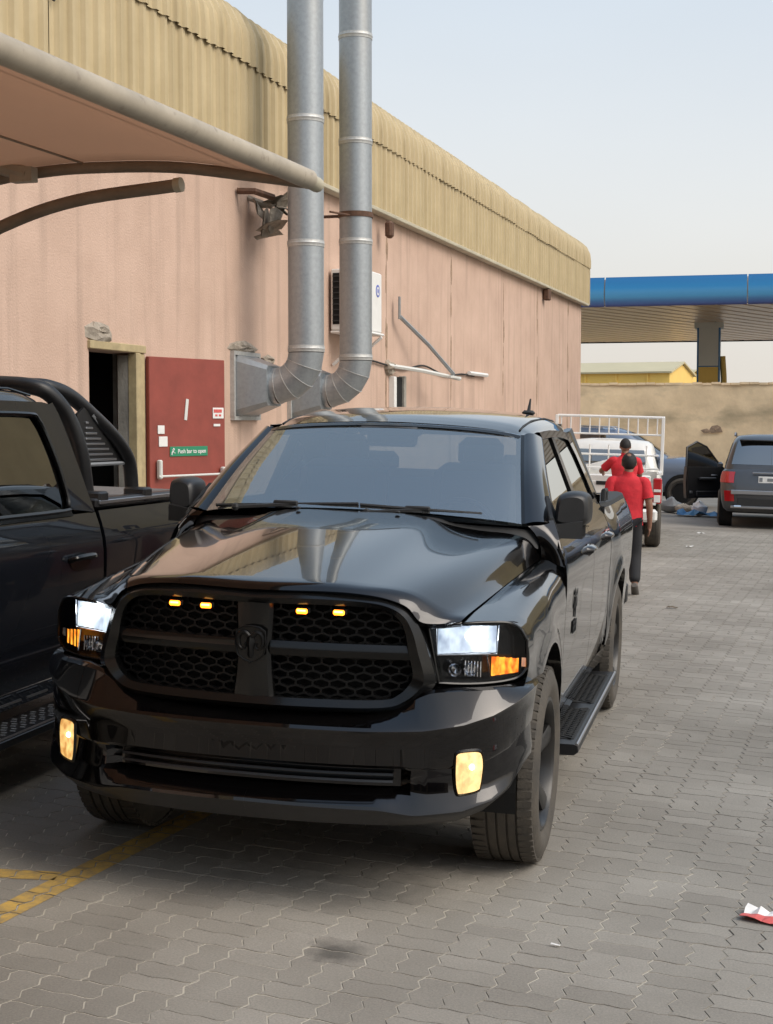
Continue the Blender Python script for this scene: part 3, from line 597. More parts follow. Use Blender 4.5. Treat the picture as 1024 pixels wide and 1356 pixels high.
# soffit boards, cut to the canopy's outline
nb = 0
for i in range(64):
    u = -22+i*.86; pts = []
    poly = [(u, 0), (u+.62/dy, 0), (u+.62/dy+22.8*dx/dy, 22.8), (u+22.8*dx/dy, 22.8)]
    for A_, B_ in (((-14, 30), (-14, 0)), ((30, 0), (30, 30))):
        poly = clip(poly, A_, B_) if len(poly) > 2 else poly
    if len(poly) > 2:
        mb = MB(); mb.prism(poly, 5.965, 6.0, lambda p, q, d: (p, q+.02, d)); mb.build('soffit_board', M['soffit'], pc, 0)
mb = MB(); mb.box((8, 22.9, 6.0), (44, .15, .16)); mb.build('rear_edge', M['dark'], pc, 0)
for cx in (4.0, -10):
    mb = MB(); X0 = cx
    mb.box((X0, 9.6, 3.0), (.94, .94, 6.0), bev=.03); mb.build('column', M['blue'], pc)
    mb = MB(); mb.box((X0, 9.12, 5.0), (.78, .03, 1.6)); mb.build('column_panel', M['colgrey'], pc, 0)
    mb = MB(); mb.box((X0, 9.12, 2.0), (.78, .03, 4.3)); mb.build('column_panel', M['yellow'], pc, 0)
    mb = MB(); mb.box((X0, 9.6, 5.86), (1.15, 1.15, .22)); mb.build('column_head', M['colgrey'], pc, 0)
    mb = MB(); mb.tube(cr([(X0+.52, 9.5, 2.0), (X0+.62, 9.5, 3.4), (X0+.55, 9.5, 4.6)], 4), .12, 6); mb.build('hose', M['yellow'], pc)
def shed(name, L, cx_, y, dpt, ez, rz_, lab):
    a_ = R(-22); sd = thing(name, lab, 'warehouse', M=gmat(cx_-L*math.cos(a_), y-L*math.sin(a_), -1.86, a_))
    mb = MB(); mb.prism([(0, 0), (0, ez), (dpt/2, rz_), (dpt, ez), (dpt, 0)], 0, L, lambda u, v, d: (d, u, v)); mb.build('wall', M['yellow'], sd, 0)
    for k in range(int(L/2.2)):
        mb = MB(); mb.box((1.1+k*2.2, -.06, ez-1.6), (.12, .1, 3.2)); mb.build('pilaster', M['yellow'], sd, 0)
    mb = MB(); mb.grid([[(-.2, -.3, ez-.02), (L+.2, -.3, ez-.02)], [(-.2, dpt/2, rz_+.12), (L+.2, dpt/2, rz_+.12)], [(-.2, dpt+.3, ez-.02), (L+.2, dpt+.3, ez-.02)]]); mb.build('roof', M['yellowroof'], sd, 0, solid=.12)
shed('warehouse', 18.0, 19.4, 100, 9, 5.35, 6.05, 'yellow warehouse with a long grey roof seen over the yard wall')
shed('warehouse', 8.0, 25.3, 125, 12, 5.55, 6.45, 'smaller gabled warehouse behind the end of the long yellow one')
# buildings round the near side of the yard, seen only in the paintwork
nb_ = thing('tan_building', 'tan block of shops along the right side of the yard', 'building', (11.0, 32, 0))
mb = MB(); mb.box((2, 0, 4.8), (4, 22, 10.4), bev=.05); mb.build('wall', M['tan'], nb_, 30)
for k in range(5):
    mb = MB(); mb.box((-.03, -9+k*4.6, 1.5), (.1, 3.0, 3.0)); mb.build('shutter', M['shutter'], nb_, 0)
    mb = MB(); mb.box((-.25, -9+k*4.6, 3.4), (.5, 3.4, .25)); mb.build('awning', M['browntube'], nb_, 0)
nb2 = thing('brown_building', 'brown workshop row behind the photographer', 'building', (-2, -16, 0))
mb = MB(); mb.box((0, -3, 3.0), (36, 5, 6.6), bev=.05); mb.build('wall', M['brown'], nb2, 30)
for k in range(7):
    mb = MB(); mb.box((-15+k*5, -.46, 1.7), (3.6, .1, 3.6)); mb.build('shutter', M['dark'], nb2, 0)
# ---------------------------------------------------------------- the black pickup
def well(mb, yc, xo, xi, r, zc=.44):
    A_ = [math.pi*(-.08+1.16*k/20) for k in range(21)]
    for s_ in (-1, 1): mb.grid([[(s_*x, yc+r_*math.cos(a), zc+r_*math.sin(a)) for a in A_] for x, r_ in ((xo, r), (xi, r), (xi, .05))])
def wheel(root, xo, y, side, rr=.42, w=.275, rimr=.275, spokes=5, rimmat='rim', lug=True, steer=0, r0=True):
    """xo = x of the tyre's outer face; side = +1 when that face looks to +x. wheel > tyre."""
    MW = Matrix.Translation((xo, y, rr)) @ Matrix.Rotation(steer, 4, 'Z') @ Matrix.Diagonal((side, 1, 1, 1))
    # local: x = 0 outer face, negative towards the truck
    rim = MB(); n = 40
    rim.lathe([(rimr+.012, -.022), (rimr+.010, -.008), (rimr-.006, -.006), (rimr-.016, -.02), (rimr-.022, -.08), (rimr-.03, -.2)], (0, 0, 0), 'x', n)
    rim.lathe([(rimr-.024, -.16), (.05, -.16)], (0, 0, 0), 'x', n, 1)
    rim.lathe([(.074, -.085), (.072, -.050), (.060, -.040), (.035, -.038), (.0, -.036)], (0, 0, 0), 'x', 20)
    for k in range(spokes):
        a0 = 2*math.pi*k/spokes+.3
        for r_s, off in ((1, .0),):
            sec = []
            for rad, hw, d, th in ((.055, .042, -.060, .05), (.12, .038, -.052, .05), (.19, .040, -.036, .05), (rimr-.014, .052, -.020, .06)):
                ring = []
                for (u, dd) in ((-hw, d-th), (-hw, d-.008), (-hw*.6, d), (hw*.6, d), (hw, d-.008), (hw, d-th)):
                    ring.append((dd, math.cos(a0)*rad-math.sin(a0)*u, math.sin(a0)*rad+math.cos(a0)*u))
                sec.append(ring)
            rim.grid(sec, close=True)
        if spokes <= 6:
            for k2 in range(1):
                a1 = a0+math.pi/spokes
                rim.lathe([(.0, -.046), (.011, -.046), (.012, -.06)], (0, math.cos(a1)*.052, math.sin(a1)*.052), 'x', 6)
    wo = rim.build('wheel', [M[rimmat], M['dark']], root, 30); wo.matrix_local = MW
    ty = MB(); h = w
    prof = [(rimr+.004, -.03), (rimr+.006, -.014), (rimr+.03, -.004), (rimr+.045, .004), ((rr+rimr)/2, .008), (rr-.05, .004), (rr-.028, -.006), (rr-.010, -.020), (rr-.003, -.034)]
    gx = [-.075, -.115, -.158, -.198]
    for g_ in gx:
        prof += [(rr, g_+.005), (rr-.009, g_+.004), (rr-.009, g_-.004), (rr, g_-.005)]
    prof += [(rr-.003, -h+.034), (rr-.010, -h+.02), (rr-.03, -h+.006), (rr-.06, -h-.004), (rimr+.02, -h+.01)]
    ty.lathe(prof, (0, 0, 0), 'x', 72 if lug else 36)
    if lug:
        nl = 64
        for k in range(nl):
            for (x0, x1, ph, r1) in ((-.070, -.012, 0, -.004), (-h+.012, -h+.070, .5, -.004)):
                a = 2*math.pi*(k+ph)/nl; da = .33*2*math.pi/nl; vs = []
                for aa in (a-da, a+da):
                    for xx, r_ in ((x0, rr+.0035), (x1, rr-.006) if x0 > -.1 else (x1, rr+.0035)):
                        for dr in (-.014, 0): vs.append((xx, math.cos(aa)*(r_+dr), math.sin(aa)*(r_+dr)))
                ty.add(vs, [(0, 1, 3, 2), (4, 6, 7, 5), (0, 4, 5, 1), (2, 3, 7, 6), (1, 5, 7, 3), (0, 2, 6, 4)])
    ty.build('tyre', M['rubber'], wo, 30)
    return wo

ram = thing('pickup_truck', 'black pickup facing the camera with lit headlights and four amber lights in its grille', 'pickup truck')
P_ = M['paint']
SX = [(.40, .945), (.55, .975), (.70, .99), (.85, .996), (1.0, 1.0), (1.12, 1.003), (1.20, .996), (1.28, .972), (1.35, .938), (1.42, .905)]
SXI = cr(SX, 5)
def flare(y, z):
    f = 0
    for yc in (0, 3.57):
        r = math.hypot(y-yc, z-.43); f += .022*math.exp(-((r-.52)/.07)**2) if r > .4 else 0
    return f
def side_x(y, z):
    x = float(np.interp(z, SXI[:, 0], SXI[:, 1]))
    if y > 3.0: x += .022*sstep(3.0, 3.5, y)*sstep(.7, .95, z)-.03*sstep(4.5, 4.84, y)**2
    return x+flare(y, z)
def arch(y, yc, r=.505, zc=.435): 
    d = r*r-(y-yc)**2
    return zc+math.sqrt(d) if d > 0 else -1
def side_panel(name, ys, zb, zt, mat, nz=14, lip=True):
    mb = MB(); rows = []
    for y in ys:
        a, b = zb(y), zt(y); rows.append([(side_x(y, a+(b-a)*k/nz), y, a+(b-a)*k/nz) for k in range(nz+1)])
    # turned-in edges so panels read as pressed metal
    def inn(row, d=.014): return [(x-d, y, z) for x, y, z in row]
    e0 = [(x-.012, y+.004*0, z) for x, y, z in rows[0]]; e1 = [(x-.012, y, z) for x, y, z in rows[-1]]
    mb.grid([e0]+rows+[e1])
    if lip: mb.grid([[r[0] for r in rows], [(r[0][0]-.07, r[0][1], r[0][2]+.004) for r in rows]])
    mb.both(); return mb.build(name, mat, ram, 40)
ROCK = .50
# hood ------------------------------------------------------------------------------------
HR = [
 [(0, -.985, 1.222), (.27, -.965, 1.226), (.40, -.945, 1.221), (.50, -.917, 1.205), (.575, -.895, 1.175), (.622, -.878, 1.122), (.68, -.83, 1.110), (.755, -.765, 1.114)],
 [(0, -.965, 1.243), (.24, -.950, 1.246), (.40, -.918, 1.240), (.51, -.882, 1.228), (.590, -.855, 1.200), (.645, -.835, 1.152), (.70, -.79, 1.132), (.766, -.72, 1.128)],
 [(0, -.91, 1.262), (.26, -.89, 1.266), (.40, -.86, 1.254), (.515, -.83, 1.243), (.60, -.80, 1.222), (.665, -.77, 1.180), (.715, -.71, 1.150), (.772, -.64, 1.137)],
 [(0, -.75, 1.302), (.24, -.74, 1.299), (.41, -.70, 1.279), (.54, -.67, 1.265), (.63, -.64, 1.250), (.705, -.60, 1.216), (.745, -.55, 1.180), (.788, -.50, 1.150)],
 [(0, -.42, 1.358), (.26, -.41, 1.351), (.42, -.37, 1.321), (.56, -.34, 1.303), (.66, -.31, 1.288), (.735, -.28, 1.258), (.778, -.23, 1.220), (.812, -.19, 1.184)],
 [(0, -.02, 1.412), (.29, .0, 1.404), (.44, .02, 1.364), (.58, .05, 1.342), (.69, .08, 1.330), (.775, .11, 1.302), (.813, .14, 1.260), (.838, .17, 1.214)],
 [(0, .25, 1.440), (.31, .27, 1.433), (.46, .30, 1.389), (.61, .33, 1.366), (.72, .37, 1.357), (.80, .41, 1.332), (.842, .45, 1.285), (.863, .49, 1.238)],
 [(0, .37, 1.448), (.32, .39, 1.441), (.47, .42, 1.397), (.62, .46, 1.374), (.73, .50, 1.366), (.815, .54, 1.341), (.853, .58, 1.292), (.872, .62, 1.246)]]
HS = surf(HR, 5, 5)
for _ in range(120): HS[9:-1] = HS[9:-1]*.5+.25*(HS[8:-2]+HS[10:])          # fair the long curves of the panel
for _ in range(3): HS[8:, 1:-6] = HS[8:, 1:-6]*.5+.25*(HS[8:, 0:-7]+HS[8:, 2:-5])
mb = MB(); mb.grid(HS)
mb.grid([[(x, y+.03, z-.022) for x, y, z in HS[0]], HS[0]])
mb.grid([HS[-1], [(x, y+.012, z-.03) for x, y, z in HS[-1]]]); mb.both(); mb.build('hood', P_, ram, 38, weld=True)
nzz = MB()
for sx_ in (-1, 1): nzz.box((sx_*.24, .345, 1.452), (.022, .018, .012), bev=.004)
nzz.build('washer_nozzle', M['trim'], ram)
# fender ----------------------------------------------------------------------------------
seamp = [( -.765, .759, 1.112), (-.50, .793, 1.147), (-.19, .817, 1.181), (.17, .843, 1.211), (.49, .868, 1.235), (.62, .877, 1.243)]
def seam(y): return (interp(y, [(p[0], p[1]) for p in seamp]), interp(y, [(p[0], p[2]) for p in seamp]))
def zfb(y):
    a = arch(y, 0)
    return max(a, .862) if y < -.2 else (a if a > ROCK else ROCK)
def fend(y):
    xs, zs = seam(y); zb = zfb(y); xo = side_x(y, 1.03)
    top = [(xs, y, zs-.012), (xs+.001, y, zs), (xs+.35*(xo-.02-xs), y, zs-.004), (xs+.7*(xo-.02-xs), y, zs-.024), (xo-.022, y, zs-.065), (xo-.004, y, zs-.12), (side_x(y, max(1.0, zs-.19)), y, max(1.0, zs-.19))]
    z1 = top[-1][2]
    return top+[(side_x(y, z1+(zb-z1)*k/6), y, z1+(zb-z1)*k/6) for k in range(1, 7)]
front = [(.759, -.767, 1.100), (.760, -.765, 1.112), (.815, -.725, 1.115), (.880, -.680, 1.114), (.935, -.632, 1.106), (.965, -.602, 1.075), (.985, -.582, 1.03), (.993, -.572, 1.0), (.996, -.568, .97), (.996, -.566, .94), (.993, -.564, .91), (.988, -.562, .885), (.982, -.560, .862)]
frows = [front]+[fend(y) for y in (-.50, -.44, -.38, -.30, -.22, -.15, -.08, 0, .08, .16, .24, .32, .38, .43, .47, .495, .51, .56, .60)]
mb = MB(); mb.grid(frows); lipr = [r[-1] for r in frows]; mb.grid([lipr, [(x-.06, y, z+.004) for x, y, z in lipr]]); mb.grid([frows[-1], [(x-.012, y, z) for x, y, z in frows[-1]]]); mb.both(); mb.build('fender', P_, ram, 40)
# doors, bed ------------------------------------------------------------------------------
BELT = 1.425
def lin(a, b, n): return [a+(b-a)*i/n for i in range(n+1)]
side_panel('front_door', lin(.607, 1.895, 14), lambda y: ROCK, lambda y: 1.30+ (BELT-1.30)*sstep(.60, .74, y), P_, 18)
side_panel('rear_door', lin(1.903, 2.985, 16), lambda y: max(ROCK, arch(y, 3.57, .60)), lambda y: BELT, P_, 18)
side_panel('rocker_panel', lin(.50, 3.05, 6), lambda y: .40, lambda y: ROCK-.006, P_, 3)
by = [3.012, 3.03]+lin(3.075, 4.065, 24)+lin(4.10, 4.84, 10)
RAIL = 1.392
side_panel('bed_side', by, lambda y: max(.50, arch(y, 3.57)), lambda y: RAIL-.03, P_, 18)
mb = MB()
for y0, y1 in ((3.012, 4.84),):
    rows = [[(side_x(y, RAIL-.03), y, RAIL-.03), (side_x(y, RAIL-.03)-.012, y, RAIL-.004), (side_x(y, RAIL)-.03, y, RAIL+.004), (.78, y, RAIL+.002), (.77, y, RAIL-.02), (.77, y, .85)] for y in lin(y0, y1, 14)]
    mb.grid(rows)
mb.both(); mb.build('bed_rail', M['trim'], ram, 40)
mb = MB(); mb.box((0, 3.9, .84), (1.9, 1.8, .04)); mb.box((0, 3.03, 1.1), (1.9, .03, .55)); mb.build('bed_floor', M['trim'], ram, 0)
mb = MB(); mb.box((0, 4.84, 1.09), (1.72, .06, .58), bev=.02); mb.build('tailgate', P_, ram)
mb = MB(); mb.box((0, 4.97, .62), (1.95, .2, .2), bev=.04); mb.build('rear_bumper', M['satin'], ram)
bc = MB()
for sx_ in (-1, 1):
    bc.tube([(sx_*.93, 3.14, RAIL+.01), (sx_*.93, 3.14, RAIL+.075), (sx_*.93, 3.30, RAIL+.075), (sx_*.93, 3.30, RAIL+.01)], .016, 6)
bc.build('tie_down_loop', M['trim'], ram)
# door furniture
for y in (1.70, 2.78):
    for sgn in (-1, 1):
        hb = MB(); rows = []
        for k in range(9):
            u = -1+k/4; yy = y+u*.115; zz = 1.205+.01*(1-u*u); d = .052*math.sqrt(max(0, 1-(abs(u)**4)))+.002; x0 = side_x(yy, zz)-.01
            rows.append([(sgn*(x0+d*math.sin(a)), yy, zz+.024*math.cos(a)) for a in [math.pi*j/6 for j in range(7)]])
        hb.grid(rows); hb.build('door_handle', P_, ram)
        cu = MB(); cu.prism([(math.cos(a)*.085, math.sin(a)*.045) for a in [2*math.pi*j/14 for j in range(14)]], 0, .003, lambda u, v, d: (sgn*(side_x(y, 1.20)+d), y+u, 1.20+v)); cu.build('handle_recess', M['dark'], ram, 0)
# emblem lettering on the front door: ram head over block letters
bd = MB()
def onside(u, v, d): y, z = 1.0+u, .96+v; return (side_x(y, z)+.002+d, y, z)
for sg_ in (-1, 1):
    q = cr([(sg_*.006, .075), (sg_*.030, .098), (sg_*.056, .088), (sg_*.066, .055), (sg_*.056, .025), (sg_*.036, .030), (sg_*.034, .052)], 3); n_ = len(q); w_ = np.linspace(.015, .006, n_)
    t_ = np.gradient(q, axis=0); t_ /= np.linalg.norm(t_, axis=1)[:, None]; nn = np.c_[-t_[:, 1], t_[:, 0]]
    bd.grid([[onside(*(q[k]+nn[k]*w_[k]), .003), onside(*(q[k]-nn[k]*w_[k]), .003)] for k in range(n_)])
bd.prism([(-.020, .070), (.020, .070), (.028, .035), (.014, -.01), (.012, -.03), (-.012, -.03), (-.014, -.01), (-.028, .035)], 0, .004, onside)
for u0 in (-.075, -.022, .031):
    for a_, b_ in (((u0, -.105), (u0+.013, -.045)), ((u0+.030, -.105), (u0+.043, -.045))): bd.prism([a_, (b_[0], a_[1]), b_, (a_[0], b_[1])], 0, .004, onside)
    bd.prism([(u0+.013, -.060), (u0+.030, -.060), (u0+.030, -.045), (u0+.013, -.045)], 0, .004, onside); bd.prism([(u0+.013, -.085), (u0+.030, -.085), (u0+.030, -.073), (u0+.013, -.073)], 0, .004, onside)
bd.build('door_badge', M['dark'], ram, 0)
# fuel door seam etc. -- cab ---------------------------------------------------------------
def gx(z): return .905-(z-1.42)*.415
ZC = [(1.18, 1.868), (1.28, 1.893), (1.40, 1.915), (1.70, 1.945), (2.2, 1.962), (2.6, 1.952), (2.80, 1.930), (2.90, 1.895)]
def roofrow(y, zc):
    return [(a, b, max(c, 1.809)) for a, b, c in roofrow0(y, zc)]
def roofrow0(y, zc):
    return [(0, y, zc), (.25, y+.004, zc-.006), (.45, y+.02, zc-.018), (.58, y+.05, zc-.034), (.645, y+.075, zc-.055), (.69, y+.09, zc-.080), (.716, y+.10, zc-.112), (.735, y+.10, min(zc-.135, 1.835))]
RF = surf([roofrow(y, z) for y, z in ZC], 4, 4)
mb = MB(); mb.grid(RF); mb.grid([[(x, y-.01, z-.02) for x, y, z in RF[0]], RF[0]]); mb.both(); mb.build('roof', P_, ram, 40, weld=True)
# roof ditch lines
mb = MB(); mb.tube([tuple(np.array(roofrow(y, z)[4])+V(0, 0, .003)) for y, z in ZC[1:-1]], .006, 5); mb.both(); mb.build('roof_gutter', M['trim'], ram)
WB = [(0, .44, 1.452), (.30, .455, 1.447), (.55, .488, 1.432), (.70, .528, 1.418), (.785, .575, 1.405)]
WT = [(0, 1.17, 1.862), (.25, 1.175, 1.857), (.45, 1.19, 1.846), (.60, 1.215, 1.830), (.672, 1.245, 1.815)]
wmid = [tuple(.5*(np.array(a)+np.array(b))+V(0, -.02, .012)) for a, b in zip(WB, WT)]
WS = surf([WB, wmid, WT], 5, 6); mb = MB(); mb.grid(WS); mb.both(); mb.build('windscreen', M['glass'], ram, 60, weld=True)
mb = MB()
edge = [tuple(r[-1]) for r in WS]; mb.grid([[(x-.028, y-.004, z+.002) for x, y, z in edge], [(x+.012, y+.004, z+.003) for x, y, z in edge]])
mb.grid([[(x, y-.014, z-.002) for x, y, z in WS[-1]], [(x*.985, y-.045, z-.014) for x, y, z in WS[-1]]]) 
mb.both(); mb.build('windscreen_seal', M['gloss'], ram, 40)
# A pillars / window frames
Apil = []
for k, r in enumerate(WS):
    t = k/(len(WS)-1); e = np.array(r[-1]); 
    gxx = gx(e[2]); dx_ = gxx-e[0]
    pl_ = lambda k, dy_, dz_: (e[0]+dx_*k, e[1]+dy_, e[2]+dz_)
    Apil.append([tuple(e+V(.008, .004, .002)), pl_(.38, .018, .012), pl_(.72, .050, .012), pl_(.95, .105, .004), (gx(e[2]-.012)+.006, e[1]+.205, e[2]-.012), (gx(e[2]-.012)-.02, e[1]+.21, e[2]-.012)])
mb = MB(); mb.grid(surf(Apil, 4, 2)); mb.both(); mb.build('front_pillar', P_, ram, 50)
def gstrip(name, A, B, mat, off=.004, th=.03):
    """strip on the cab side between two (y,z) lines, with turned edges"""
    mb = MB(); a3 = [(gx(z)+off, y, z) for y, z in A]; b3 = [(gx(z)+off, y, z) for y, z in B]
    mb.grid([[(x-th, y, z) for x, y, z in a3], a3, b3, [(x-th, y, z) for x, y, z in b3]]); mb.both(); return mb.build(name, mat, ram, 40)
gstrip('centre_pillar', [(1.835, 1.42), (1.845, 1.6), (1.855, 1.825)], [(1.975, 1.42), (1.965, 1.6), (1.955, 1.825)], M['gloss'])
gstrip('rear_pillar', [(2.80, 1.42), (2.76, 1.55), (2.68, 1.70), (2.57, 1.80), (2.52, 1.83)], [(3.01, 1.42), (2.98, 1.55), (2.925, 1.70), (2.87, 1.80), (2.83, 1.835)], P_, .006)
gstrip('window_rail', [(1.45, 1.797), (1.55, 1.80), (1.86, 1.808), (2.3, 1.805), (2.60, 1.785)], [(1.42, 1.834), (1.53, 1.838), (1.86, 1.845), (2.3, 1.843), (2.72, 1.83)], P_, .006)
gstrip('window_trim', [(.72, 1.412), (1.8, 1.414), (2.85, 1.414)], [(.74, 1.432), (1.8, 1.434), (2.84, 1.434)], M['gloss'], .008)
for nm, q in (('front_window', [(.78, 1.42), (1.06, 1.60), (1.33, 1.80), (1.84, 1.815), (1.84, 1.42)]), ('rear_window', [(1.97, 1.42), (1.96, 1.81), (2.52, 1.81), (2.66, 1.71), (2.80, 1.42)])):
    mb = MB(); mb.add([(gx(z)-.008, y, z) for y, z in q], [tuple(range(len(q)))]); mb.both(); mb.build(nm, M['sideglass'], ram, 0)
mb = MB(); mb.add([(-.66, 2.86, 1.82), (.66, 2.86, 1.82), (.80, 3.0, 1.45), (-.80, 3.0, 1.45)], [(0, 1, 2, 3)]); mb.build('back_window', M['sideglass'], ram, 0)
mb = MB()
for a, b in (((-.90, 3.005, 1.40), (.90, 3.005, 1.40)), ((-.68, 2.865, 1.84), (.68, 2.865, 1.84)), ((-.70, 2.86, 1.84), (-.86, 3.0, 1.42)), ((.70, 2.86, 1.84), (.86, 3.0, 1.42))): mb.tube([a, b], .05, 6)
mb.box((0, 3.0, 1.12), (1.84, .03, .66)); mb.build('cab_back', P_, ram)
mb = MB(); mb.grid(surf([[(.797, .602, 1.408), (.845, .60, 1.36), (.872, .605, 1.30), (.876, .607, 1.240)], [(.86, .64, 1.418), (.90, .625, 1.372), (.93, .612, 1.31), (.94, .605, 1.222)], [(.916, .70, 1.422), (.938, .672, 1.375), (.962, .632, 1.31), (.988, .6065, 1.21)]], 4, 4)); mb.both(); mb.build('pillar_base', P_, ram, 60)
# mirror sail + cowl
mb = MB(); mb.prism([(.70, 1.37), (.72, 1.43), (.84, 1.53), (.90, 1.43), (.88, 1.37)], -.004, .012, lambda u, v, d: (side_x(u, v)+d if v < 1.42 else gx(v)+d, u, v)); mb.both(); mb.build('mirror_sail', M['trim'], ram, 0)
mb = MB(); mb.grid(surf([[(0, .37, 1.428), (.37, .39, 1.425), (.485, .42, 1.368), (.73, .50, 1.352), (.86, .60, 1.29)], [(0, .46, 1.434), (.37, .47, 1.428), (.485, .50, 1.40), (.73, .58, 1.385), (.86, .66, 1.37)]], 4, 2)); mb.both(); mb.build('cowl', M['trim'], ram)
# front end: grille ------------------------------------------------------------------------
def gy(x, off=0): return -.98+.27*x*x+off
outer = [(0, 1.212), (.25, 1.217), (.42, 1.210), (.52, 1.190), (.585, 1.152), (.625, 1.085), (.655, 1.00), (.682, .905), (.668, .862), (.60, .805), (.50, .775), (.25, .770), (0, .769)]
inner = [(0, 1.170), (.25, 1.174), (.42, 1.170), (.50, 1.158), (.548, 1.125), (.572, 1.075), (.585, 1.00), (.602, .925), (.590, .882), (.552, .842), (.49, .822), (.25, .818), (0, .817)]
def loop(pts, off, k=4): q = cr(pts, k); return [(x, gy(x, off), z) for x, z in q]
mid = [((a[0]*.55+b[0]*.45), (a[1]*.55+b[1]*.45)) for a, b in zip(outer, inner)]
mb = MB(); mb.grid([loop(outer, .10), loop(outer, .006), loop(mid, -.022), loop(inner, -.004), loop(inner, .075)]); mb.both(); gs = mb.build('grille_surround', M['gloss'], ram, 28, weld=True)
mb = MB(); q = loop(outer, .08); mb.add(q+[(0, -.88, 1.0)], [(len(q), i, i+1) for i in range(len(q)-1)]); mb.both(); mb.build('grille_backing', M['dark'], ram, 0)
def cbar(pts, w, d, off, name):
    rows = []
    for x, z, hw in pts:
        y = gy(x, off); rows.append([(x, y+d, z+hw), (x, y+.006, z+hw), (x, y, z+hw-.010), (x, y-.004, z), (x, y, z-hw+.010), (x, y+.006, z-hw), (x, y+d, z-hw)])
    mb = MB(); mb.grid(rows); return mb.build(name, M['gloss'], ram, 25)
for sgn in (-1, 1): cbar([(sgn*x, 1.003-.004*(x/.6), .027) for x in (.065, .2, .35, .5, .592)], 0, .07, .008, 'grille_crossbar')
mb = MB(); rows = []
for z, hw in ((1.182, .075), (1.10, .072), (1.0, .066), (.90, .072), (.812, .082)):
    rows.append([(-hw, -.90, z), (-hw, -.962, z), (-hw+.012, -.978, z), (0, -.986, z), (hw-.012, -.978, z), (hw, -.962, z), (hw, -.90, z)])
mb.grid(rows); mb.build('grille_post', M['gloss'], ram, 30)
# honeycomb
hx, hz = .064, .0335
def inside(x, z):
    x = abs(x)
    if x < .062: return False
    xi = [p[0] for p in inner]
    if z > 1.028: return z < 1.168 and x < interp(z, [(1.0, .583), (1.075, .570), (1.125, .545), (1.158, .50), (1.17, .46)])
    if z < .978: return z > .822 and x < interp(z, [(.82, .485), (.842, .55), (.882, .588), (.925, .60), (1.0, .585)])
    return False
mb = MB(); mseg = 0
for j in range(-2, 14):
    for i in range(-11, 12):
        cx_, cz_ = (i+.5*(j % 2))*hx, .812+j*hz*.86
        A6 = [(cx_+hx*.5, cz_+hz*.27), (cx_, cz_+hz*.59), (cx_-hx*.5, cz_+hz*.27), (cx_-hx*.5, cz_-hz*.27)]
        for a, b in zip(A6[:-1], A6[1:]):
            mx_, mz_ = (a[0]+b[0])/2, (a[1]+b[1])/2
            if not inside(mx_, mz_): continue
            d = np.array(b)-np.array(a); l = np.linalg.norm(d); n_ = np.array([-d[1], d[0]])/l*.0038; vs = []
            for (p, s_) in ((a, -1), (b, -1), (b, 1), (a, 1)):
                x, z = p[0]+n_[0]*s_, p[1]+n_[1]*s_; vs += [(x, gy(x, .038), z), (x, gy(x, .060), z)]
            mb.add(vs, [(0, 2, 4, 6), (0, 1, 3, 2), (4, 5, 7, 6), (2, 3, 5, 4), (6, 7, 1, 0)])
tag(mb.build('grille_mesh', M['mesh'], ram, 0), kind='stuff')
# amber lights in the grille
for x in (-.328, -.194, .188, .327):
    mb = MB(); y = gy(x, .002)
    mb.box((x, y+.012, 1.150), (.060, .03, .034), bev=.008); mo = mb.build('marker_lamp', M['gloss'], ram)
    mb = MB(); mb.box((x, y-.004, 1.147), (.044, .012, .020), bev=.005); mb.build('lens', M['led'], mo)
    mb = MB(); mb.box((x, y-.010, 1.150), (.034, .006, .007), bev=.002); mb.build('diode_strip', M['ledhot'], mo)
# emblem: shield with a ram's head
em = bpy.data.objects.new('grille_emblem', None); COL.objects.link(em); em.parent = ram; em.location = (0, -.992, 1.016)
sh = [(-.058, .052), (-.035, .066), (0, .071), (.035, .066), (.058, .052), (.062, .0), (.052, -.042), (.028, -.060), (0, -.072), (-.028, -.060), (-.052, -.042), (-.062, .0)]
mb = MB(); mb.prism(sh, .0, -.012, lambda u, v, d: (u, d, v)); mb.build('shield', M['gloss'], em, 30)
mb = MB(); mb.tube([(u*.97, -.013, v*.97) for u, v in sh], .0035, 6, close=True)
for sg_ in (-1, 1):
    hn = [(sg_*.006, .030), (sg_*.022, .044), (sg_*.040, .040), (sg_*.049, .020), (sg_*.046, -.004), (sg_*.034, -.018), (sg_*.022, -.012), (sg_*.022, .004)]
    q = cr(hn, 4); mb.tube([(x, -.016, z) for x, z in q], list(np.linspace(.010, .0035, len(q))), 7)
rows = [[(-.010, -.013, .034), (0, -.022, .036), (.010, -.013, .034)], [(-.018, -.013, .012), (0, -.028, .014), (.018, -.013, .012)], [(-.012, -.013, -.020), (0, -.026, -.018), (.012, -.013, -.020)], [(-.013, -.013, -.042), (0, -.020, -.044), (.013, -.013, -.042)], [(-.006, -.013, -.052), (0, -.014, -.054), (.006, -.013, -.052)]]
mb.grid(rows); mb.build('ram_head', M['mesh'], em, 40)
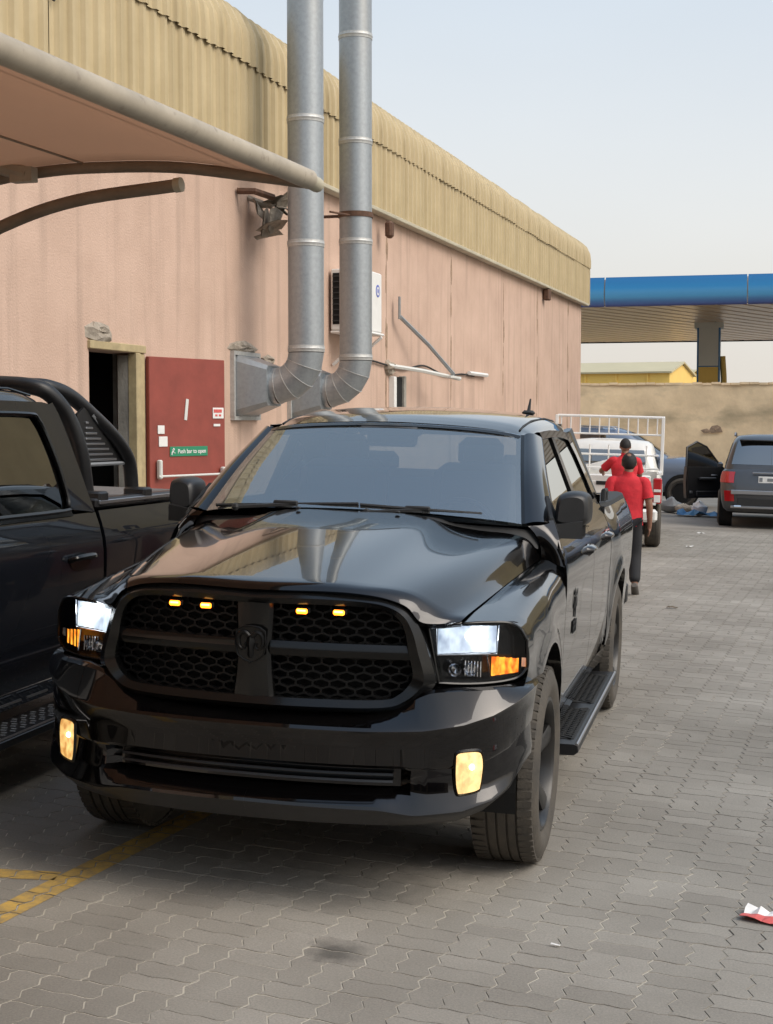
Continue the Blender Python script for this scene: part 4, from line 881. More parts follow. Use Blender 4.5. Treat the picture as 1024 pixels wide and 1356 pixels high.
# bumper -----------------------------------------------------------------------------------
BP = cr([(-.20, -.995), (0, -1.0), (.20, -.995), (.40, -.972), (.55, -.940), (.67, -.898), (.78, -.842), (.87, -.775), (.935, -.690), (.972, -.600), (.985, -.52), (.985, -.475)], 4)[4:]
nb = len(BP); tg = np.gradient(BP, axis=0); tg /= np.linalg.norm(tg, axis=1)[:, None]; nr = np.c_[tg[:, 1], -tg[:, 0]]
def brow(zf, df): return [(max(0, BP[i, 0]+nr[i, 0]*df(BP[i, 0])), BP[i, 1]+nr[i, 1]*df(BP[i, 0]), zf(BP[i, 0], i/(nb-1))) for i in range(nb)]
ip = lambda *p: (lambda x, s=0: interp(x, p))
zt = ip((0, .762), (.45, .766), (.56, .79), (.63, .842), (.68, .868), (.78, .873), (.99, .870))
zl = ip((0, .716), (.45, .716), (.65, .722), (.78, .742), (.87, .772), (.935, .81), (.972, .842), (.985, .855))
zbot = lambda x, s: interp(x, ((0, .353), (.6, .355), (.78, .368), (.87, .40), (.935, .45), (.972, .51), (.985, .56)))
rec = lambda x: 1-sstep(.575, .625, x)
zrt = lambda x, s: .572-(.10*0)
zmix = lambda x, s, k: zl(x)-.02+(zch(x, s)-zl(x)+.02)*k
zch = lambda x, s: interp(x, ((0, .470), (.60, .474), (.78, .478), (.87, .488), (.935, .52), (.985, .60)))
zcf = lambda x, s: interp(x, ((0, .428), (.5, .424), (.62, .405), (.78, .418), (.87, .45), (.935, .49), (.985, .575)))
rows = [brow(lambda x, s: zt(x)-.008, lambda x: -.10), brow(zt, lambda x: -.045+.03*sstep(.6, .7, x)), brow(lambda x, s: zt(x)-.010, lambda x: -.028+.030*sstep(.6, .7, x)),
        brow(lambda x, s: zl(x)+.012, lambda x: .034), brow(zl, lambda x: .042), brow(lambda x, s: zl(x)-.014, lambda x: .034), brow(lambda x, s: zmix(x, s, .22), lambda x: .026), brow(lambda x, s: .585*rec(x)+zmix(x, s, .55)*(1-rec(x)), lambda x: .020),
        brow(lambda x, s: .574*rec(x)+zmix(x, s, .6)*(1-rec(x)), lambda x: .012), brow(lambda x, s: .560*rec(x)+zmix(x, s, .7)*(1-rec(x)), lambda x: .014-.075*rec(x)), brow(lambda x, s: .492*rec(x)+zmix(x, s, .92)*(1-rec(x)), lambda x: .018-.075*rec(x)),
        brow(zch, lambda x: .022-.02*rec(x)), brow(lambda x, s: zcf(x, s)+.012, lambda x: .046-.026*sstep(.86, .98, x)), brow(zcf, lambda x: .050-.030*sstep(.86, .98, x)), brow(lambda x, s: zcf(x, s)-.010, lambda x: .044-.03*sstep(.86, .98, x))]
mb = MB(); mb.grid(rows[:-1]); mb.both(); mb.build('bumper', P_, ram, 30, weld=True)
rows2 = [rows[-2], rows[-1], brow(lambda x, s: (zcf(x, s)+zbot(x, s))/2, lambda x: .022-.012*sstep(.86, .98, x)), brow(zbot, lambda x: -.005), brow(lambda x, s: zbot(x, s)-.006, lambda x: -.05), brow(lambda x, s: zbot(x, s)+.02, lambda x: -.3)]
mb = MB(); mb.grid(rows2); mb.both(); mb.build('air_dam', M['satin'], ram, 40, weld=True)
mb = MB()
for zz in (.545, .518): mb.grid([[(x, y, z) for x, y, z in brow(lambda x, s: zz+dz_, lambda x: dd_)[:int((BP[:, 0] < .57).sum())]] for dz_, dd_ in ((0, -.055), (.004, -.018), (-.004, -.014), (-.008, -.055))])
mb.both(); mb.build('intake_bar', M['satin'], ram, 30)
# upper facet under the headlamp: brighter bevel already formed by rows 1-4
def bump_y(x, k=.024):
    j = int(np.argmin(np.abs(BP[:, 0]-abs(x)))); return np.interp(abs(x), BP[:, 0], BP[:, 1])-k
for sgn in (-1, 1):
    fo = [(.752, .628), (.770, .638), (.835, .640), (.858, .628), (.866, .58), (.858, .505), (.845, .484), (.775, .474), (.760, .486), (.752, .55)]
    def fpt(x, z, off): 
        i = int(np.argmin(np.abs(BP[:, 0]-x))); y = np.interp(x, BP[:, 0], BP[:, 1]); n_ = nr[i]; return (sgn*(x+n_[0]*off), y+n_[1]*off, z)
    fo = [(.806+(x-.81)*.80, z) for x, z in fo]; fo = [tuple(p) for p in cr(fo+[fo[0]], 4)[:-1]]
    mb = MB(); q = [(p[0], p[1]) for p in fo]; c0 = np.mean(np.array(fo), 0)
    ringo = [fpt(c0[0]+(x-c0[0])*1.10, c0[1]+(z-c0[1])*1.10, .022) for x, z in fo]; ringf = [fpt(x, z, .033) for x, z in fo]; ringi = [fpt(c0[0]+(x-c0[0])*.93, c0[1]+(z-c0[1])*.93, .020) for x, z in fo]
    mb.grid([ringo, ringf, ringi], close=True); fl = mb.build('fog_lamp', M['gloss'], ram, 40)
    mb = MB(); ra = [fpt(c0[0]+(x-c0[0])*.94, c0[1]+(z-c0[1])*.94, .030) for x, z in fo]; rb_ = [fpt(c0[0]+(x-c0[0])*.5, c0[1]+(z-c0[1])*.5, .036) for x, z in fo]
    mb.grid([ra, rb_], close=True); mb.add(rb_, [tuple(range(len(rb_)))]); mb.build('lens', M['fog'], fl, 30)
    mb = MB(); mb.sphere(fpt(c0[0]+(.008 if sgn > 0 else -.02), c0[1]+.02, .036), .011, 8); mb.build('bulb', M['fogbulb'], fl)
# headlamps --------------------------------------------------------------------------------
HT = [(.642, 1.095), (.73, 1.106), (.83, 1.109), (.915, 1.106), (.958, 1.085), (.988, 1.035)]
HB = [(.684, .880), (.76, .874), (.84, .873), (.92, .880), (.965, .895), (.992, .93)]
def hy(x, off=0): return -.98+.40*x*x+off
def hgrid(off, sx_=1.0): 
    t = cr(HT, 4); b_ = cr(HB, 4); return [[(t[i][0]+(b_[i][0]-t[i][0])*k/6, hy(t[i][0]+(b_[i][0]-t[i][0])*k/6, off), t[i][1]+(b_[i][1]-t[i][1])*k/6) for k in range(7)] for i in range(len(t))]
for sgn in (-1, 1):
    S = lambda mb: mb if sgn > 0 else mb.mirrored()
    hl = MB(); hg = hgrid(.075); hl.grid(hg); f_ = hgrid(.004)
    bord = lambda g_: [r[0] for r in g_]+g_[-1][1:]+[r[-1] for r in g_[::-1]][1:]+g_[0][::-1][1:-1]
    hl.grid([bord(hg), bord(f_)], close=True); hlo = S(hl).build('headlight', M['gloss'], ram, 40)
    le = MB(); le.grid(hgrid(-.004)); S(le).build('lens', M['lens'], hlo, 60)
    bz = MB(); a_, b2 = bord(hgrid(-.006)), bord(hgrid(.006)); bz.tube(a_, .0055, 5, close=True); S(bz).build('bezel', M['gloss'], hlo)
    # main reflector: stepped facets
    rf = MB(); nx_ = 14
    for i in range(nx_):
        for j in range(4):
            x0, x1 = .672+i*.205/nx_, .672+(i+1)*.205/nx_; z0, z1 = .988+j*.104/4, .988+(j+1)*.104/4; 
            def ry(x, z): k_ = (x-.672)/.205; return hy(x, .020+.035*math.sin(math.pi*k_)*math.sin(math.pi*(.15+.7*(z-.988)/.104))+.003*math.cos(2*math.pi*k_*7))
            rf.add([(x0, ry(x0, z0), z0), (x1, ry(x1, z0), z0), (x1, ry(x1, z1), z1), (x0, ry(x0, z1), z1)], [(0, 1, 2, 3)])
    S(rf).build('main_reflector', M['head_glow'], hlo, 60, weld=True)
    bu = MB(); bu.sphere((.805, hy(.805, .030), 1.052), .030, 14, sc=(1.5, .5, .9)); S(bu).build('bulb', M['head_bulb'], hlo)
    fr_ = MB(); fr_.tube([(.665, hy(.665, .02), 1.095), (.672, hy(.672, .02), .984), (.880, hy(.88, .02), .982), (.886, hy(.886, .02), 1.095)], .004, 5); S(fr_).build('reflector_frame', M['chrome'], hlo)
    ambo = MB()
    for i in range(8):
        x0, x1 = .862+i*.094/8, .862+(i+1)*.094/8; z0 = .897+.010*(i/8); z1 = .972-.012*(i/8)
        ambo.add([(x0, hy(x0, .022), z0), (x1, hy(x1, .034 if i % 2 else .022), z0), (x1, hy(x1, .034 if i % 2 else .022), z1), (x0, hy(x0, .022), z1)], [(0, 1, 2, 3)])
    S(ambo).build('indicator', M['amber'], hlo, 0)
    ch = MB()
    for cx_ in (.735, .79): ch.lathe([(.0, .05), (.018, .045), (.026, .02)], (cx_, hy(cx_), .925), 'y', 12)
    for i in range(6): ch.box((.766+i*.012, hy(.79, .045), .925), (.004, .01, .06))
    ch.tube([(.848, hy(.848, .014), .978), (.862, hy(.862, .014), .888)], .004, 5); ch.box((.975, hy(.975, .03), .945), (.016, .01, .035)); S(ch).build('side_reflector', M['chrome'], hlo)
# mirrors -----------------------------------------------------------------------------------
for sgn in (-1, 1):
    S = lambda mb: mb if sgn > 0 else mb.mirrored()
    mo = bpy.data.objects.new('wing_mirror', None); COL.objects.link(mo); mo.parent = ram
    h = MB(); prof = [(.905+(a_-.905)*.93, 1.47+(b_-1.47)*.90, 0) for a_, b_, _ in [(.905, 1.392, .0), (.915, 1.50, .0), (.935, 1.548, 0), (.99, 1.566, 0), (1.05, 1.560, 0), (1.082, 1.53, 0), (1.088, 1.45, 0), (1.078, 1.40, 0), (1.03, 1.378, 0), (.94, 1.376, 0)]]
    q = cr([(p[0], p[1]) for p in prof]+[(prof[0][0], prof[0][1])], 3)[:-1]; c0 = q.mean(0)
    h.grid([[(c0[0]+(x-c0[0])*k, yy+ (x-1.0)*.25, c0[1]+(z-c0[1])*k) for x, z in q] for k, yy in ((.70, .754), (.82, .762), (.93, .785), (.985, .82), (1.0, .86), (1.0, .93), (.96, .95), (.9, .955))], close=True); n_ = len(q); h.add(h.v[:n_], [tuple(range(n_))]); h.add(h.v[7*n_:8*n_], [tuple(range(n_))])
    S(h).build('mirror_shell', M['satin'], mo, 50)
    a_ = MB(); a_.grid([[(x, y, z) for y, z in ((.70+.04*k, 1.335), (.70+.04*k, 1.385+.03*k), (.76+.06*k, 1.405+.02*k), (.84+.05*k, 1.385+.02*k), (.84+.05*k, 1.330+.01*k))] for x, k in ((.87, 0), (.93, .5), (1.03, 1.0), (1.05, 1.1))], close=True); S(a_).build('mirror_arm', M['trim'], mo, 40)
    sm_ = MB(); sm_.box((.99, .80, 1.395), (.17, .006, .004)); S(sm_).build('shell_seam', M['dark'], mo, 0)
# wipers, antenna ---------------------------------------------------------------------------
for pts in ([(-.72, .545, 1.437), (-.45, .505, 1.452), (-.15, .47, 1.468), (.02, .465, 1.475)], [(.03, .462, 1.472), (.25, .468, 1.463), (.45, .50, 1.455), (.60, .535, 1.448)]):
    q = cr(pts, 4); mb = MB(); mb.tube(q, .008, 5); mb.tube([(x, y+.012, z-.012) for x, y, z in q], .006, 4); mb.tube([tuple(q[len(q)//2]), (q[len(q)//2][0]-.28, .41, 1.440)], .010, 5); mb.box(tuple(q[len(q)//2]+V(-.05, -.005, .006)), (.12, .026, .022), bev=.006); mb.sphere((q[len(q)//2][0]-.28, .41, 1.440), .02, 6); mb.build('wiper', M['trim'], ram)
mb = MB(); mb.box((.51, 2.60, 1.945), (.07, .09, .03), bev=.012); mb.tube([(.51, 2.60, 1.955), (.515, 2.63, 2.03)], [.012, .005], 6); mb.build('antenna', M['trim'], ram)
# running boards ----------------------------------------------------------------------------
for sgn in (-1, 1):
    S = lambda mb: mb if sgn > 0 else mb.mirrored()
    b_ = MB(); b_.prism([(.80, .300), (.80, .318), (1.030, .322), (1.052, .314), (1.056, .285), (1.035, .268), (.86, .262)], .86, 3.08, lambda u, v, d: (u, d, v)); bo = S(b_).build('running_board', M['satin'], ram, 30)
    e_ = MB(); e_.tube([(1.046, .862, .318), (1.046, 3.078, .318)], .010, 8); S(e_).build('edge_strip', M['alum'], bo)
    for y0, y1 in ((.98, 1.78), (1.96, 2.92)):
        t_ = MB(); t_.box((.935, (y0+y1)/2, .3225), (.175, y1-y0, .006), bev=.002)
        ny = int((y1-y0)/.045)
        for i in range(ny):
            for s_ in (-1, 1): t_.box((.935, y0+.02+(i+.5)*(y1-y0-.04)/ny, .327), (.175*1.02, .008, .005), rz=s_*R(33))
        S(t_).build('tread_pad', M['trim'], bo, 0)
    k_ = MB()
    for yy in (1.1, 2.0, 2.8): k_.tube([(.6, yy, .46), (.80, yy, .40), (.90, yy, .28)], .03, 6)
    S(k_).build('board_bracket', M['trim'], ram)
# wheels, underbody -------------------------------------------------------------------------
for y in (0, 3.57):
    wheel(ram, 1.015, y, 1); wheel(ram, -1.015, y, -1)
mb = MB(); mb.box((0, 1.9, .56), (1.50, 5.4, .16)); mb.box((0, -.35, .62), (1.3, .9, .3)); mb.box((0, 1.8, .80), (1.72, 2.3, .5))
for y in (0, 3.57): well(mb, y, .95, .68, .50)
mb.tube([(-.8, 0, .42), (.8, 0, .42)], .05, 8); mb.tube([(-.8, 3.57, .42), (.8, 3.57, .42)], .06, 8); mb.build('underbody', M['dark'], ram, 0)  # near-black boxes stand in for the chassis, put there to block light
mb = MB(); mb.box((0, -.05, .95), (1.2, 1.2, .28)); mb.box((0, .45, 1.1), (1.5, .25, .45)); mb.build('engine_bay', M['dark'], ram, 0)
# interior ----------------------------------------------------------------------------------
mb = MB(); mb.grid(surf([[(-.78, .62, 1.39), (-.3, .5, 1.41), (.3, .5, 1.41), (.78, .62, 1.39)], [(-.80, .85, 1.36), (-.3, .80, 1.385), (.3, .80, 1.40), (.80, .85, 1.37)], [(-.82, 1.02, 1.30), (-.3, .98, 1.33), (.3, .96, 1.36), (.82, 1.02, 1.30)], [(-.82, 1.05, .9), (-.3, 1.02, .9), (.3, 1.02, .9), (.82, 1.05, .9)]], 4, 4)); mb.build('dashboard', M['dash'], ram, 50)
mb = MB(); mb.grid(surf([[(.15, .93, 1.38), (.28, .90, 1.43), (.42, .90, 1.44), (.56, .93, 1.39)], [(.14, 1.05, 1.37), (.28, 1.04, 1.42), (.42, 1.04, 1.43), (.57, 1.05, 1.38)]], 4, 2)); mb.build('instrument_hood', M['dash'], ram)
mb = MB(); cst = Matrix.Translation((.37, 1.16, 1.30)) @ Matrix.Rotation(R(65), 4, 'X')
mb.tube([cst @ Vector((.19*math.cos(a), .19*math.sin(a), 0)) for a in [2*math.pi*k/28 for k in range(28)]], .016, 7, close=True)
for a in (0, math.pi, -math.pi/2): mb.tube([cst @ Vector((0, 0, -.02)), cst @ Vector((.18*math.cos(a), .18*math.sin(a), 0))], .018, 6)
mb.build('steering_wheel', M['satin'], ram)
for x in (-.38, .38):
    st_ = bpy.data.objects.new('seat', None); COL.objects.link(st_); st_.parent = ram
    mb = MB(); mb.box((x, 1.62, 1.33), (.50, .16, .66), bev=.06, M=Matrix.Rotation(R(-14), 3, 'X')); mb.build('backrest', M['seat'], st_)
    mb = MB(); mb.box((x, 1.72, 1.71), (.25, .10, .17), bev=.04); mb.tube([(x-.05, 1.71, 1.60), (x-.05, 1.71, 1.68)], .008, 5); mb.tube([(x+.05, 1.71, 1.6), (x+.05, 1.71, 1.68)], .008, 5); mb.build('headrest', M['seat'], st_)
    mb = MB(); mb.box((x, 1.42, .98), (.50, .50, .16), bev=.05); mb.build('cushion', M['seat'], st_)
rs_ = bpy.data.objects.new('rear_bench', None); COL.objects.link(rs_); rs_.parent = ram
mb = MB(); mb.box((0, 2.72, 1.28), (1.45, .14, .60), bev=.05); mb.build('backrest', M['seat'], rs_)
for x in (-.45, .45): mb = MB(); mb.box((x, 2.74, 1.62), (.26, .09, .13), bev=.035); mb.build('headrest', M['seat'], rs_)
mb = MB(); mb.box((0, 1.9, .88), (1.7, 2.2, .05)); mb.build('cab_floor', M['cabin'], ram, 0)
mb = MB(); mb.grid([[(x*.97, y, z-.03) for x, y, z in r] for r in RF[2:]]); mb.both(); mb.build('headliner', M['cabin'], ram, 60)
mb = MB(); mb.box((0, 1.20, 1.775), (.27, .035, .075), bev=.02, M=Matrix.Rotation(R(-15), 3, 'X')); mb.box((0, 1.16, 1.82), (.34, .10, .05), bev=.02); mb.build('rear_view_mirror', M['dash'], ram)
# ---------------------------------------------------------------- dark pickup with a sport bar, at the left
pk = thing('pickup_truck', 'dark navy pickup with black tubular sport bar over its bed beside the pink wall', 'pickup truck', (-2.57, 0, 0))
N_ = M['navy']
SX2 = cr([(.40, .90), (.60, .945), (.80, .962), (1.0, .968), (1.12, .966), (1.20, .955), (1.27, .935), (1.33, .912)], 4)
def sx2(y, z): return float(np.interp(z, SX2[:, 0], SX2[:, 1]))+.02*math.exp(-((math.hypot(y-2.05, z-.43)-.52)/.07)**2)+.02*math.exp(-((math.hypot(y+1.65, z-.43)-.52)/.07)**2)
def gx2(z): return .912-(z-1.33)*.28
def panel2(name, ys, zb, zt, nz=12, mat=None):
    mb = MB(); rows = [[(sx2(y, zb(y)+(zt(y)-zb(y))*k/nz), y, zb(y)+(zt(y)-zb(y))*k/nz) for k in range(nz+1)] for y in ys]
    mb.grid([[(x-.013, y, z) for x, y, z in rows[0]]]+rows+[[(x-.013, y, z) for x, y, z in rows[-1]]]); mb.both(); return mb.build(name, mat or N_, pk, 40)
panel2('front_door', lin(-1.05, -.004, 8), lambda y: .5, lambda y: 1.33)
panel2('rear_door', lin(.004, 1.185, 10), lambda y: max(.5, arch(y, 2.05, .56)), lambda y: 1.33)
panel2('fender', lin(-2.45, -1.058, 26), lambda y: max(.5, arch(y, -1.65)), lambda y: 1.20+.10*sstep(-2.4, -1.2, y))
BR2 = 1.345
panel2('bed_side', lin(1.225, 1.54, 5)+lin(1.55, 2.55, 20)+lin(2.6, 2.95, 4), lambda y: max(.5, arch(y, 2.05)), lambda y: 1.335)
panel2('rocker_panel', lin(-1.1, 1.5, 4), lambda y: .41, lambda y: .495, 3)
hr = MB(); hr.grid(surf([[(0, -2.62, 1.10), (.5, -2.58, 1.10), (.85, -2.45, 1.06)], [(0, -2.5, 1.20), (.5, -2.45, 1.19), (.88, -2.3, 1.16)], [(0, -1.9, 1.29), (.5, -1.9, 1.28), (.89, -1.85, 1.22)], [(0, -1.2, 1.35), (.5, -1.15, 1.34), (.90, -1.05, 1.29)]], 4, 4)); hr.both(); hr.build('hood', N_, pk, 50)
fr = MB(); fr.box((0, -2.5, .75), (1.8, .2, .75), bev=.06); fr.box((0, -2.6, .95), (1.2, .06, .32), mi=1, bev=.02); fr.build('front_end', [N_, M['gloss']], pk)
for sgn in (-1, 1): mb = MB(); mb.box((sgn*.76, -2.57, 1.0), (.28, .1, .18), bev=.03); mb.build('headlight', M['chrome'], pk)
mb = MB(); mb.add([(-.80, -.95, 1.36), (.80, -.95, 1.36), (.66, -.30, 1.83), (-.66, -.30, 1.83)], [(0, 1, 2, 3)]); mb.build('windscreen', M['tint'], pk, 0)
rr_ = [(-.36, 1.845), (-.2, 1.88), (.2, 1.915), (.6, 1.92), (.84, 1.895), (.93, 1.86)]
RF2 = surf([[(0, y, z+.012), (.35, y, z+.004), (.56, y, z-.018), (.69, y, z-.045), (.755, y, min(z-.085, 1.825)), (.776, y, min(z-.10, 1.80))] for y, z in rr_], 4, 4)
mb = MB(); mb.grid(RF2); mb.both(); mb.build('roof', N_, pk, 40, weld=True)
mb = MB(); mb.tube([(.69, y, z-.037) for y, z in rr_[1:-1]], .006, 5); mb.both(); mb.build('roof_gutter', M['gloss'], pk)
def gs2(name, A, B, mat, off=.004):
    mb = MB(); a3 = [(gx2(z)+off, y, z) for y, z in A]; b3 = [(gx2(z)+off, y, z) for y, z in B]
    mb.grid([[(x-.03, y, z) for x, y, z in a3], a3, b3, [(x-.03, y, z) for x, y, z in b3]]); mb.both(); return mb.build(name, mat, pk, 40)
gs2('centre_pillar', [(-.06, 1.33), (-.05, 1.8)], [(.06, 1.33), (.05, 1.8)], M['gloss'])
gs2('rear_pillar', [(.885, 1.36), (.855, 1.5), (.785, 1.66), (.72, 1.75), (.65, 1.78)], [(1.165, 1.33), (1.10, 1.5), (1.03, 1.66), (.965, 1.78), (.92, 1.83)], N_, .008)
gs2('window_rail', [(-.3, 1.77), (.3, 1.782), (.66, 1.778), (.76, 1.74)], [(-.35, 1.82), (.3, 1.83), (.80, 1.83), (.90, 1.82)], N_, .009)
gs2('window_trim', [(-.9, 1.325), (.9, 1.325)], [(-.9, 1.352), (.88, 1.352)], M['gloss'], .010)
mb = MB(); wq = cr([(.06, 1.355), (.80, 1.355), (.862, 1.375), (.868, 1.44), (.835, 1.56), (.775, 1.68), (.71, 1.755), (.62, 1.775), (.06, 1.775)], 3)
mb.tube([(gx2(z)+.012, y, z) for y, z in wq], .011, 6); mb.both(); mb.build('window_surround', M['gloss'], pk)
for nm, q in (('rear_window', [(.05, 1.33), (.05, 1.79), (.68, 1.79), (.77, 1.70), (.885, 1.35)]), ('front_window', [(-.9, 1.33), (-.34, 1.78), (-.06, 1.79), (-.06, 1.33)])):
    mb = MB(); mb.add([(gx2(z)-.004, y, z) for y, z in q], [tuple(range(len(q)))]); mb.both(); mb.build(nm, M['tint'], pk, 0)
gs2('front_pillar', [(-1.0, 1.33), (-.36, 1.80)], [(-.90, 1.33), (-.30, 1.80)], N_, .006)
mb = MB(); mb.box((0, 1.15, 1.10), (1.78, .03, .5)); mb.add([(-.82, 1.12, 1.33), (.82, 1.12, 1.33), (.70, .88, 1.83), (-.70, .88, 1.83)], [(0, 1, 2, 3)], 1); mb.build('cab_back', [N_, M['tint']], pk, 0)
mb = MB(); mb.box((0, .1, .85), (1.7, 2.5, .1)); mb.box((0, .0, 1.15), (1.5, .3, .6), bev=.05); mb.box((0, .9, 1.15), (1.5, .15, .6), bev=.05); mb.build('cab_interior', M['dark'], pk, 0)
mb = MB(); mb.box((0, 2.08, 1.355), (1.70, 1.70, .05), bev=.015); mb.build('bed_cover', M['tonneau'], pk)
for sgn in (-1, 1):
    mb = MB(); mb.box((sgn*.86, 2.08, 1.372), (.085, 1.72, .055), bev=.01); mb.build('bed_rail', M['alum'] if False else M['satin'], pk)
    mb = MB(); mb.box((sgn*.905, 1.9, 1.378), (.012, 1.3, .022), bev=.003); mb.build('rail_strip', M['alum'], pk)
    for yy in (1.31, 1.93):
        mb = MB(); mb.box((sgn*.84, yy, 1.395), (.14, .12, .085), bev=.012); mb.build('bar_foot', M['satin'], pk)
sb = bpy.data.objects.new('sport_bar', None); COL.objects.link(sb); sb.parent = pk
fl_ = cr([(.80, 1.31, 1.41), (.785, 1.26, 1.645), (.745, 1.19, 1.833), (.69, 1.09, 1.957), (.61, 1.03, 2.002), (.40, 1.02, 2.014), (0, 1.02, 2.018)], 5)
mb = MB(); mb.tube(fl_, .045, 12); mb.both(); mb.build('hoop', M['satin'], sb, 50, weld=False)
rl_ = cr([(.795, 1.945, 1.42), (.79, 1.90, 1.593), (.78, 1.72, 1.728), (.75, 1.454, 1.865), (.71, 1.265, 1.962), (.66, 1.12, 2.004), (.58, 1.04, 2.010)], 5)
mb = MB(); mb.tube(rl_, .042, 12); mb.both(); mb.build('rear_brace', M['satin'], sb, 50)
for sgn in (-1, 1):
    S = lambda mb: mb if sgn > 0 else mb.mirrored()
    mb = MB(); pp = [(1.30, 1.57), (1.87, 1.57), (1.83, 1.65), (1.33, 1.90), (1.24, 1.86)]
    mb.prism(pp, .755, .77, lambda u, v, d: (d, u, v)); pl = S(mb).build('side_panel', M['satin'], sb, 30)
    for k in range(8):
        z0 = 1.605+k*.030; yb = 1.76-k*.055; mb = MB(); mb.box((.773, (1.345+yb)/2, z0), (.012, yb-1.345, .013), bev=.003); S(mb).build('slat', M['alum'], pl, 30)
    mb = MB(); mb.tube([(.775, 1.42, 1.86), (.775, 1.83, 1.635)], .012, 6); mb.tube([(.775, 1.33, 1.58), (.775, 1.86, 1.58)], .012, 6); S(mb).build('panel_frame', M['shutter'], pl)
    bo_ = MB(); bo_.prism([(.86, .325), (.86, .345), (1.06, .348), (1.075, .335), (1.07, .30), (.9, .29)], -1.1, 1.2, lambda u, v, d: (u, d, v)); bo = S(bo_).build('running_board', M['satin'], pk, 30)
    e_ = MB(); e_.tube([(1.066, -1.1, .346), (1.066, 1.2, .346)], .006, 6); S(e_).build('edge_strip', M['alum'], bo)
    t_ = MB()
    for i in range(46):
        for j in range(3): t_.box((.905+.05*j+.02*(i % 2), -1.06+i*.049, .349), (.026, .014, .003))
    tag(S(t_).build('tread_stud', M['shutter'], bo, 0), kind='stuff')
    mb = MB()
    for y0, y1 in ((-.9, -.45), (-.25, -.05), (.05, .30), (.36, .58), (.70, 1.05)): mb.box((.943, (y0+y1)/2, .452), (.008, y1-y0, .010))
    S(mb).build('sill_strip', M['alum'], pk, 0)
    mb = MB(); hp_ = cr([(.968, .76, 1.10), (1.005, .78, 1.112), (1.012, .88, 1.115), (1.005, .99, 1.112), (.968, 1.02, 1.10)], 4); mb.tube(hp_, .016, 8); S(mb).build('door_handle', M['gloss'], pk)
    mb = MB(); mb.prism([(math.cos(a)*.12, math.sin(a)*.05) for a in [2*math.pi*j/16 for j in range(16)]], 0, .004, lambda u, v, d: (sx2(.89, 1.085+v)+d, .89+u, 1.085+v)); S(mb).build('handle_recess', M['gloss'], pk, 0)
    mb = MB(); mb.box((1.06, -.80, 1.38), (.22, .14, .2), bev=.05); S(mb).build('wing_mirror', M['satin'], pk)
mb = MB(); mb.box((0, 2.95, 1.0), (1.7, .06, .62), bev=.02); mb.build('tailgate', N_, pk)
mb = MB(); mb.box((0, .2, .56), (1.5, 5.4, .2)); mb.box((0, -1.9, .9), (1.5, 1.1, .5))
for y in (-1.65, 2.05): well(mb, y, .92, .64, .50)
mb.build('underbody', M['dark'], pk, 0)
for y in (-1.65, 2.05): wheel(pk, .975, y, 1); wheel(pk, -.975, y, -1)

for o_ in pk.children:                       # tall cab: everything above the waistline
    if o_.name.split('.')[0] in ('roof', 'roof_gutter', 'rear_pillar', 'centre_pillar', 'front_pillar', 'window_rail', 'window_surround', 'rear_window', 'front_window', 'windscreen', 'cab_back'):
        for v_ in o_.data.vertices:
            if v_.co.z > 1.36: v_.co.z = 1.36+(v_.co.z-1.36)*1.19
